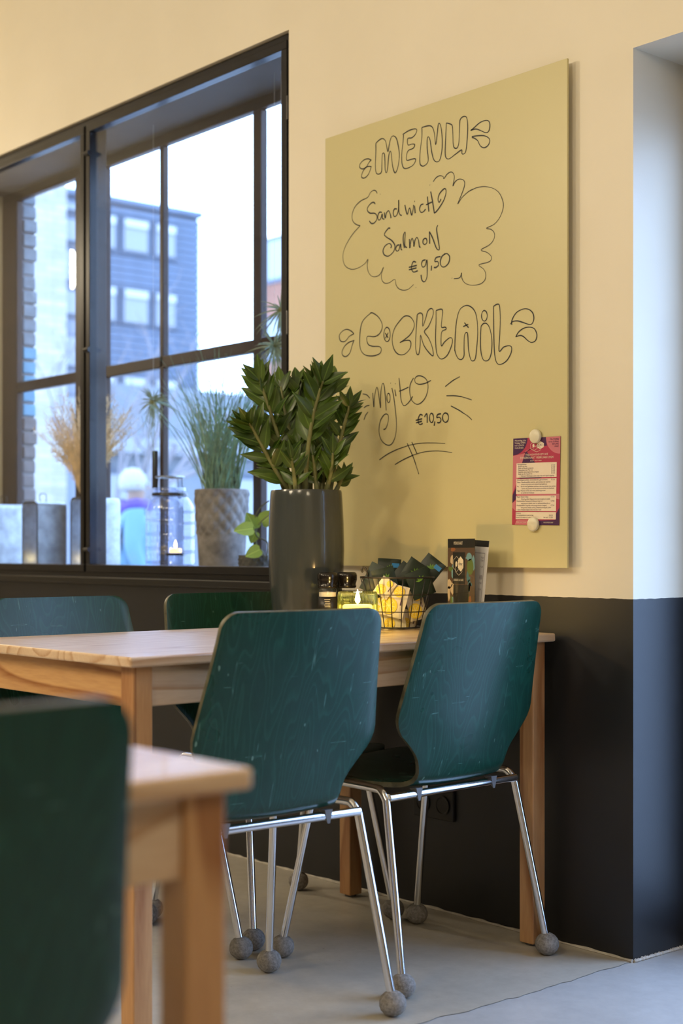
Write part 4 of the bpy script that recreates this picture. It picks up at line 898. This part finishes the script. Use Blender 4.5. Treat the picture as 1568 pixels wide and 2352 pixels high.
for s in (-1, 1): q_ = c0 + RT * s * .030; MB().tube([(q_.x, q_.y, .082), (q_.x * .9, q_.y * .9, .30)], .0011, 6).build('hanging_wire', M['steel'], jl)
MB().lathe([(.0001, .086), (.021, .086), (.021, .100), (.0001, .101)], 20, (c0.x, c0.y, 0)).build('wax', M['wax'], jl, smooth=50)
MB().lathe([(.0001, .101), (.004, .106), (.005, .111), (.003, .120), (.0001, .13)], 10, (c0.x, c0.y, 0)).build('flame', M['flame'], jl, smooth=True)

# tall grass in a concrete pot with a diamond relief
M['concrete'] = mat('weathered_concrete', (0.23, 0.21, 0.20), 0.85, var=.45, vscale=16, bmp=.5, bscale=70, spec=.2)
M['grass'] = mat('blue_green_grass', (0.13, 0.24, 0.15), 0.4, var=.5, vscale=30); 
gc = ony(509, 1290, .180); gp = tag(empty('grass_pot', (gc.x, .180, SZ)), 'tall arching green grass in a grey concrete pot with diamond relief', 'potted plant')
prof = [(.0001, 0), (.072, 0), (.075, .004)] + [(.075 + .016 * (i / 60), .004 + .292 * i / 60) for i in range(1, 61)] + [(.088, .298), (.083, .298), (.080, .28)]
def dia(a, z, q):
    if z < .150 or z > .290 or q < .07: return 0
    u_ = a * 13 / math.pi; v_ = (z - .15) / .0270
    f = abs(math.sin(math.pi * (u_ + v_) / 2)) * abs(math.sin(math.pi * (u_ - v_) / 2)); return .0055 * (f ** .7) - .002
MB().lathe(prof, 180, (0, 0, 0), dia).build('pot', M['concrete'], gp, smooth=True)
MB().lathe([(.0001, .288), (.081, .284)], 24).build('soil', M['soil'], gp)
rnd = random.Random(31); m = MB()
for i in range(210):
    a = rnd.uniform(0, 2 * math.pi); rr = .070 * math.sqrt(rnd.random()); b0 = Vector((rr * math.cos(a), rr * .8 * math.sin(a), .284)); L = rnd.uniform(.26, .52) * (1.2 if rnd.random() < .12 else 1)
    lean = rnd.gauss(0, .30); ly = rnd.uniform(-.16, .16) * .5; droop = rnd.uniform(.02, .5) ** 1.3
    pts = []
    for k in range(9):
        t = k / 8; out = lean * t + (1 if lean > 0 else -1) * droop * t ** 2.6; up_ = t - .42 * droop * 1.6 * t ** 3.2
        y = max(-.080, min(.080, b0.y + ly * L * t)); pts.append(Vector((b0.x + out * L, y, b0.z + L * up_)))
    m.ribbon(pts, rnd.uniform(.0028, .0048), side=(RT + Vector((rnd.uniform(-.5, .5), rnd.uniform(-.5, .5), 0))))
o = m.build('grass_blades', M['grass'], gp); o['kind'] = 'stuff'

# trailing plant in a small woven-relief pot
M['pothos'] = leafmat('yellow_green_leaf', (0.20, 0.34, 0.04), (0.42, 0.52, 0.10), .4); M['vine'] = mat('vine_brown', (.10, .10, .04), .6)
M['dark_concrete'] = mat('dark_concrete', (0.10, 0.095, 0.09), 0.85, var=.3, vscale=20, spec=.2)
pcx = ony(590, 1300, .165); po = tag(empty('pothos_pot', (pcx.x, .165, SZ)), 'small dark woven-relief pot with a yellow-green trailing plant beside the concrete grass pot', 'potted plant')
def weave(a, z, q):
    if z < .022 or z > .070 or q < .05: return 0
    row = int((z - .022) / .012); f = math.sin((z - .022) / .012 * math.pi - row * math.pi); return .0035 * abs(f) * max(0, math.sin(a * 16 + row * math.pi))
prof = [(.0001, 0), (.056, 0)] + [(.056 + .004 * i / 24, .078 * i / 24) for i in range(1, 25)] + [(.056, .078), (.054, .068)]
MB().lathe(prof, 160, (0, 0, 0), weave).build('pot', M['dark_concrete'], po, smooth=True)
MB().lathe([(.0001, .071), (.055, .069)], 20).build('soil', M['soil'], po)
def heart(name, mt):
    m = MB(); vs = [(0, 0, 0), (0, .35, -.02), (0, .7, -.03), (0, 1.0, -.09)]
    out = [(.0, .04), (.22, -.06), (.40, .05), (.46, .27), (.40, .52), (.25, .76), (.10, .93)]
    rt2 = [(x, y, .10 * x) for x, y in out]; lt2 = [(-x, y, .10 * x) for x, y in out]
    vs += rt2 + lt2; n = len(out); f = []
    for b in (4, 4 + n):
        f += [(0, b + 1, b + 2, b + 3), (0, b + 3, b + 4, 1), (1, b + 4, b + 5, 2), (2, b + 5, b + 6, 3)]
    m.add(vs, f); return m.mesh(name, mt, True)
HEART = heart('pothos_leaf', M['pothos'])
for (u, v, ang, L, tilt, yy) in ((586, 1214, 118, .058, .2, .12), (581, 1214, 186, .062, .7, .10), (597, 1262, 205, .052, .5, .11), (601, 1200, 40, .058, .3, .15), (586, 1222, 250, .040, .4, .13)):
    p = ony(u, v, yy) - Vector((pcx.x, .165, SZ)); a = R(ang); d = RT * math.cos(a) + UP * math.sin(a); nrm = (-FW + UP * tilt + RT * .1).normalized()
    o = bpy.data.objects.new('leaf', HEART); link(o, po); o.matrix_basis = frame(p, d - FW * .15, nrm) @ Matrix.Diagonal((L, L, L, 1))
loc = lambda u, v, yy: ony(u, v, yy) - Vector((pcx.x, .165, SZ))
MB().tube(crom([loc(618, 1150, .13), loc(596, 1168, .12), loc(583, 1200, .12), loc(590, 1232, .13), loc(614, 1246, .14), loc(612, 1285, .15)], 6), .0021, 8).build('vine', M['vine'], po, smooth=True)
MB().tube(crom([loc(620, 1182, .14), loc(602, 1196, .13), loc(590, 1212, .13), loc(588, 1238, .14), (0, 0, .07)], 6), .0020, 8).build('vine', M['zz_stem'], po, smooth=True)
MB().tube(crom([loc(597, 1262, .13), loc(604, 1268, .14), loc(606, 1280, .15)], 4), .0014, 6).build('vine', M['zz_stem'], po, smooth=True)

# air plants hanging in the window on thin threads
M['air'] = mat('silvery_air_plant', (0.22, 0.29, 0.21), 0.55, var=.3, vscale=30); M['thread'] = mat('nylon_thread', (.5, .5, .5), .4)
def air_plant(u, v, y, n, L, seed, label, trail=0):
    c = ony(u, v, y); root = tag(empty('air_plant', tuple(c)), label, 'air plant', 'air plants hanging in the window'); r_ = random.Random(seed); m = MB()
    for i in range(n):
        d = Vector((r_.gauss(0, 1), r_.gauss(0, .55), r_.gauss(0.05, .9))).normalized(); l = L * r_.uniform(.6, 1.1); pts = []
        for k in range(6):
            t = k / 5; q_ = d * l * t + Vector((0, 0, -.30 * l * t * t)); q_.y = max(.10 - c.y, min(.27 - c.y, q_.y)); pts.append(q_)
        m.ribbon(pts, .0055, side=d.cross(-FW))
    for i in range(trail):
        x = r_.uniform(-.03, .05); l = r_.uniform(.12, .28); sd = r_.uniform(-.07, .03)
        m.ribbon([Vector((x * .3 + sd * t + x * math.sin(t * 2.5), 0.01 * r_.uniform(-1, 1), -l * t + .03 * math.sin(t * 3))) for t in [k / 7 for k in range(8)]], .0022, side=RT)
    o = m.build('leaves', M['air'], root); o['kind'] = 'stuff'
    MB().ball((0, 0, 0), .010, 10).build('core', M['zz_stem'], root, smooth=True)
    MB().tube([(0, 0, 0), (0, 0, WZ1 - .023 - c.z)], .0005, 4).build('thread', M['thread'], root)
air_plant(352, 922, .19, 46, .085, 2, 'spiky air plant with trailing threads, left of the tall grass', 14)
air_plant(645, 712, .17, 42, .10, 3, 'spiky air plant at the right edge of the window, upper one', 0)
air_plant(630, 795, .16, 50, .11, 8, 'spiky air plant at the right edge of the window, lower one', 4)

# ================================================================== OUTSIDE
struct(MB().box(-120, 60, WT, 140, -0.4, -0.15).build('floor_outside', mat('street_paving', (.42, .42, .42), .8, var=.2)))
# brick pier beside the left light
bp = struct(empty('wall_outside', (0, 0, 0)))
MB().box(xL0 - .30, xL0 - .012, OY1, OY1 + .060, .5, 2.75).build('mortar', mat('mortar', (.16, .16, .17), .9), bp)
bm_ = [mat('grey_brick', (.14, .165, .19), .8, var=.25, vscale=25), mat('blue_brick', (.08, .22, .32), .6, var=.2, vscale=20), mat('brown_brick', (.13, .115, .115), .85, var=.25, vscale=25)]
rnd = random.Random(7)
for i in range(34):
    z = .62 + i * .0605; k = 2 if z < 1.50 else (1 if z < 1.78 else 0)  # lower courses brown, middle ones and one low course blue, upper ones grey
    if .98 < z < 1.04: k = 1
    MB().box(xL0 - .12, xL0 - rnd.uniform(-.004, .006), OY1 + .002, OY1 + .066 + rnd.uniform(-.006, .006), z, z + .050).build('brick', bm_[k], bp, bevel=.006)
def facade_y(name, label, y, u0, u1, vtop, mt, th=6.0):
    a, b = ony(u0, HOR, y), ony(u1, HOR, y); z = ony(u1, vtop, y).z
    o = tag(empty(name, (min(a.x, b.x), y, -.15)), label, 'building'); return o, abs(b.x - a.x), z + .15
M['pane_far'] = mat('far_window_glass', (.22, .23, .24), .3); M['frame_far'] = mat('far_window_frame', (.06, .08, .115), .5)
def whitebrick():
    m, nt, bs = new('pale_brick'); v = coords(nt); b = nd(nt, 'ShaderNodeTexBrick'); b.inputs['Scale'].default_value = 1.0; b.inputs['Brick Width'].default_value = .42; b.inputs['Row Height'].default_value = .14; b.inputs['Mortar Size'].default_value = .012
    mp = nd(nt, 'ShaderNodeCombineXYZ'); sx = nd(nt, 'ShaderNodeSeparateXYZ'); nt.links.new(v, sx.inputs[0]); nt.links.new(sx.outputs[1], mp.inputs[0]); nt.links.new(sx.outputs[2], mp.inputs[1]); nt.links.new(mp.outputs[0], b.inputs['Vector'])
    b.inputs['Color1'].default_value = (.42, .38, .32, 1); b.inputs['Color2'].default_value = (.30, .28, .25, 1); b.inputs['Mortar'].default_value = (.24, .23, .22, 1)
    nt.links.new(b.outputs['Color'], bs.inputs['Base Color']); bs.inputs['Roughness'].default_value = .9; return m
XP = -24.0
p1, p0 = onx(153, 425, XP), onx(-500, 425, XP)
o = tag(empty('pale_brick_building', (XP, p0.y, -.15)), 'pale brick building outside the left window light', 'building'); LP = p1.y - p0.y; HP = p1.z + .15
MB().box(-8, 0, 0, LP, 0, HP).build('wall', whitebrick(), o)
y2 = onx(215, 600, XP).y - p0.y
MB().box(-8, -.4, LP, y2, 0, HP - .3).build('stair_tower', mat('grey_cladding', (.17, .19, .23), .7), o)
for (v0, v1) in ((450, 478), (488, 550), (560, 640), (655, 720), (760, 840), (900, 990)):
    z0, z1 = onx(160, v1, XP).z + .15, onx(160, v0, XP).z + .15
    f = MB().box(-.4, -.32, LP + .08, y2 - .1, z0, z1).build('window', M['frame_far'], o); MB().box(-.32, -.29, LP + .14, y2 - .2, z0 + .06, z1 - .06).build('pane', M['pane_far'], f)
# grey-blue clad block
XB = -45.0; M['wb'] = mat('white_blind', (.42, .42, .42), .7)
pe = onx(458, 495, XB); ps = onx(120, 495, XB); zt_ = pe.z
gb = tag(empty('clad_building', (XB, ps.y, -.15)), 'grey-blue building with horizontal cladding boards and window bands', 'building'); LB = pe.y - ps.y; HB = zt_ + .15
MB().box(-10, -.12, 0, LB, 0, HB).build('wall', mat('cladding_backing', (.08, .10, .13), .8), gb)
clad = mat('blue_grey_board', (.085, .115, .165), .6, var=.12, vscale=1.5)
pk = MB().box(-.12, 0, 0, LB, .02, .235).mesh('board', clad)
for i in range(int(HB / .26)):
    b = bpy.data.objects.new('board', pk); link(b, gb); b.location = (0, 0, i * .26)
    if i % 2: b.location.x = .012
cap = MB().box(-10, .12, -.1, LB + .1, HB - .10, HB + .12).build('parapet', clad, gb)
def gbz(u, v): return onx(u, v, XB).z + .15
def gby(u): return onx(u, 600, XB).y - ps.y
for (v0, v1) in ((512, 582), (672, 745), (872, 950)):
    for (ua, ub) in ((150, 205), (212, 268), (274, 342), (348, 405)):
        z1 = gbz(330, v0); z0 = gbz(330, v1); y0, y1 = gby(ua), gby(ub)
        f = MB().box(0, .10, y0, y1, z0 - .1, z1 + .1).build('window', M['frame_far'], gb); MB().box(.10, .13, y0 + .15, y1 - .15, z0, z1).build('pane', M['pane_far'], f)
        MB().box(.13, .2, y0 + .15, y1 - .15, z1 - .28, z1).build('blind', M['wb'], f)
# orange brick block far right
rb_, W_, H_ = facade_y('orange_brick_building', 'orange brick building seen in the rightmost window light', 70.0, 596, 900, 470, None)
brk = mat('orange_brick', (.24, .10, .06), .85, var=.15, vscale=.6)
MB().box(0, W_, 0, 10, 0, H_).build('wall', brk, rb_)
for k in range(3):
    z1 = ony(630, 545 + k * 180, 70).z + .15; z0 = ony(630, 650 + k * 180, 70).z + .15
    for j in range(4):
        x0 = 1.0 + j * W_ / 4.2; f = MB().box(x0, x0 + W_ / 5.2, -.1, 0, z0, z1).build('window', M['frame_far'], rb_); MB().box(x0 + .3, x0 + W_ / 5.2 - .3, -.14, -.1, z0 + .3, z1 - .3).build('pane', mat('bright_pane', (.28, .29, .30), .4) if k + j == 0 else bpy.data.materials['bright_pane'], f)
# low pale shopfront across the street
lp = tag(empty('low_building', (-30, 15.0, -.15)), 'low pale shopfront across the street behind the tall grass', 'building')
MB().box(-5, 0, 0, 40, 0, 5.4).build('wall', mat('pale_render', (.17, .19, .21), .8, var=.08, vscale=.5), lp)
for i in range(9): f = MB().box(0, .08, 1.0 + i * 4.2, 4.2 + i * 4.2, .6, 3.2).build('window', M['frame_far'], lp); MB().box(.08, .11, 1.15 + i * 4.2, 4.05 + i * 4.2, .75, 3.05).build('pane', bpy.data.materials['bright_pane'], f)
MB().box(0, .5, 0, 40, 3.6, 4.0).build('awning_rail', mat('pale_band', (.26, .27, .29), .7), lp)
# bare young tree
tp = ond(215, HOR, 15.0); tr = tag(empty('bare_tree', (tp.x, tp.y, -.15)), 'bare young tree with pale branches in the street', 'tree')
rnd = random.Random(3); mt_ = MB(); mb_ = MB()
def branch(p, d, L, r, lv, mm):
    pts = [p]; q_ = p.copy(); dd = d.normalized()
    for k in range(5): dd = (dd + Vector((rnd.gauss(0, .16), rnd.gauss(0, .16), rnd.gauss(.05, .12)))).normalized(); q_ = q_ + dd * L / 5; pts.append(q_.copy())
    mm.tube(pts, [r * (1 - .55 * k / 5) for k in range(6)], 6 if lv < 2 else 4, caps=False)
    if lv < 4:
        for k in range(3 if lv else 6):
            i = rnd.randint(2, 5); nd_ = (dd + Vector((rnd.gauss(0, .7), rnd.gauss(0, .7), rnd.gauss(.1, .35)))).normalized(); branch(pts[i], nd_, L * rnd.uniform(.5, .72), r * .5, lv + 1, mb_)
branch(Vector((0, 0, 0)), Vector((0, 0, 1)), 2.4, .07, 0, mt_)
bark = mat('pale_bark', (.20, .18, .19), .85, var=.2); mt_.build('trunk', bark, tr, smooth=True); o = mb_.build('branches', bark, tr, smooth=True); o['kind'] = 'stuff'

# passer-by outside
pp = ond(306, HOR, 12.0); pe_ = tag(empty('person', (pp.x, pp.y, -.15)), 'person with white hair, purple scarf and light blue coat passing outside', 'person'); pe_.rotation_euler = (0, 0, R(60))
def skin(name, verts, edges, rad, mt, parent, root=0):
    me = bpy.data.meshes.new(name); me.from_pydata(verts, edges, []); me.materials.append(mt); o = bpy.data.objects.new(name, me); link(o, parent)
    sk = o.modifiers.new('skin', 'SKIN'); sk.use_smooth_shade = True
    for i, r_ in enumerate(rad): me.skin_vertices[0].data[i].radius = (r_, r_) if not isinstance(r_, tuple) else r_
    me.skin_vertices[0].data[root].use_root = True
    ss = o.modifiers.new('smooth', 'SUBSURF'); ss.levels = 2; ss.render_levels = 2; return o
V = [(0, 0, .92), (0, 0, 1.12), (0, 0, 1.32), (0, .0, 1.45), (0.02, 0, 1.54), (.03, 0, 1.64), (.03, 0, 1.70),
     (0, .17, 1.38), (0, .23, 1.12), (.10, .20, .92), (.13, .19, .85), (0, -.17, 1.38), (-.02, -.24, 1.12), (.06, -.23, .90), (.09, -.22, .83),
     (0, .09, .88), (.06, .10, .48), (.04, .10, .06), (.17, .10, .03), (0, -.09, .88), (-.04, -.10, .48), (-.12, -.10, .08), (.0, -.10, .03)]
Ed = [(0, 1), (1, 2), (2, 3), (3, 4), (4, 5), (5, 6), (2, 7), (7, 8), (8, 9), (9, 10), (2, 11), (11, 12), (12, 13), (13, 14), (0, 15), (15, 16), (16, 17), (17, 18), (0, 19), (19, 20), (20, 21), (21, 22)]
Rd = [(.14, .17), (.13, .16), (.13, .18), .06, .075, .085, .055, .07, .055, .042, .035, .07, .055, .042, .035, .10, .065, .045, .035, .10, .065, .045, .035]
skin('body', V, Ed, Rd, mat('skin_tone', (.28, .17, .12), .6), pe_)
CV = [(0, 0, .72), (0, 0, .95), (0, 0, 1.15), (0, 0, 1.36), (0, 0, 1.42), (0, .18, 1.38), (0, .245, 1.12), (.10, .21, .94), (0, -.18, 1.38), (-.02, -.255, 1.12), (.06, -.24, .92)]
skin('coat', CV, [(0, 1), (1, 2), (2, 3), (3, 4), (3, 5), (5, 6), (6, 7), (3, 8), (8, 9), (9, 10)], [(.20, .22), (.18, .21), (.165, .20), (.15, .20), (.10, .12), .09, .075, .06, .09, .075, .06], mat('light_blue_coat', (.10, .21, .30), .8), pe_, 2)
skin('trousers', [(0, 0, .9), (0, .09, .86), (.06, .10, .48), (.04, .10, .09), (0, -.09, .86), (-.04, -.10, .48), (-.12, -.10, .11)], [(0, 1), (1, 2), (2, 3), (0, 4), (4, 5), (5, 6)], [.12, .115, .08, .06, .115, .08, .06], mat('dark_trousers', (.05, .06, .09), .8), pe_)
MB().tube([(.10 * math.cos(2 * math.pi * i / 18), .11 * math.sin(2 * math.pi * i / 18), 1.46 + .015 * math.sin(i)) for i in range(18)], .055, 10, closed=True).build('scarf', mat('purple_scarf', (.08, .045, .21), .85), pe_, smooth=True)
m = MB(); m.lathe([(.0001, .165), (.06, .15), (.105, .10), (.115, .04), (.11, -.02), (.08, -.03), (.085, .03), (.0001, .09)], 20, (-.005, 0, 1.62)); m.build('hair', mat('white_hair', (.34, .33, .32), .7), pe_, smooth=True)
fc = mat('face_dark', (.05, .03, .03), .5)
for s in (-1, 1): MB().ball((.108, s * .032, 1.645), .010, 8).build('eye', fc, pe_, smooth=True); MB().ball((.03, s * .088, 1.635), .022, 8).build('ear', bpy.data.materials['skin_tone'], pe_, smooth=True)
MB().ball((.118, 0, 1.618), .016, 8).build('nose', bpy.data.materials['skin_tone'], pe_, smooth=True); MB().box(.098, .106, -.025, .025, 1.578, 1.586).build('mouth', fc, pe_)
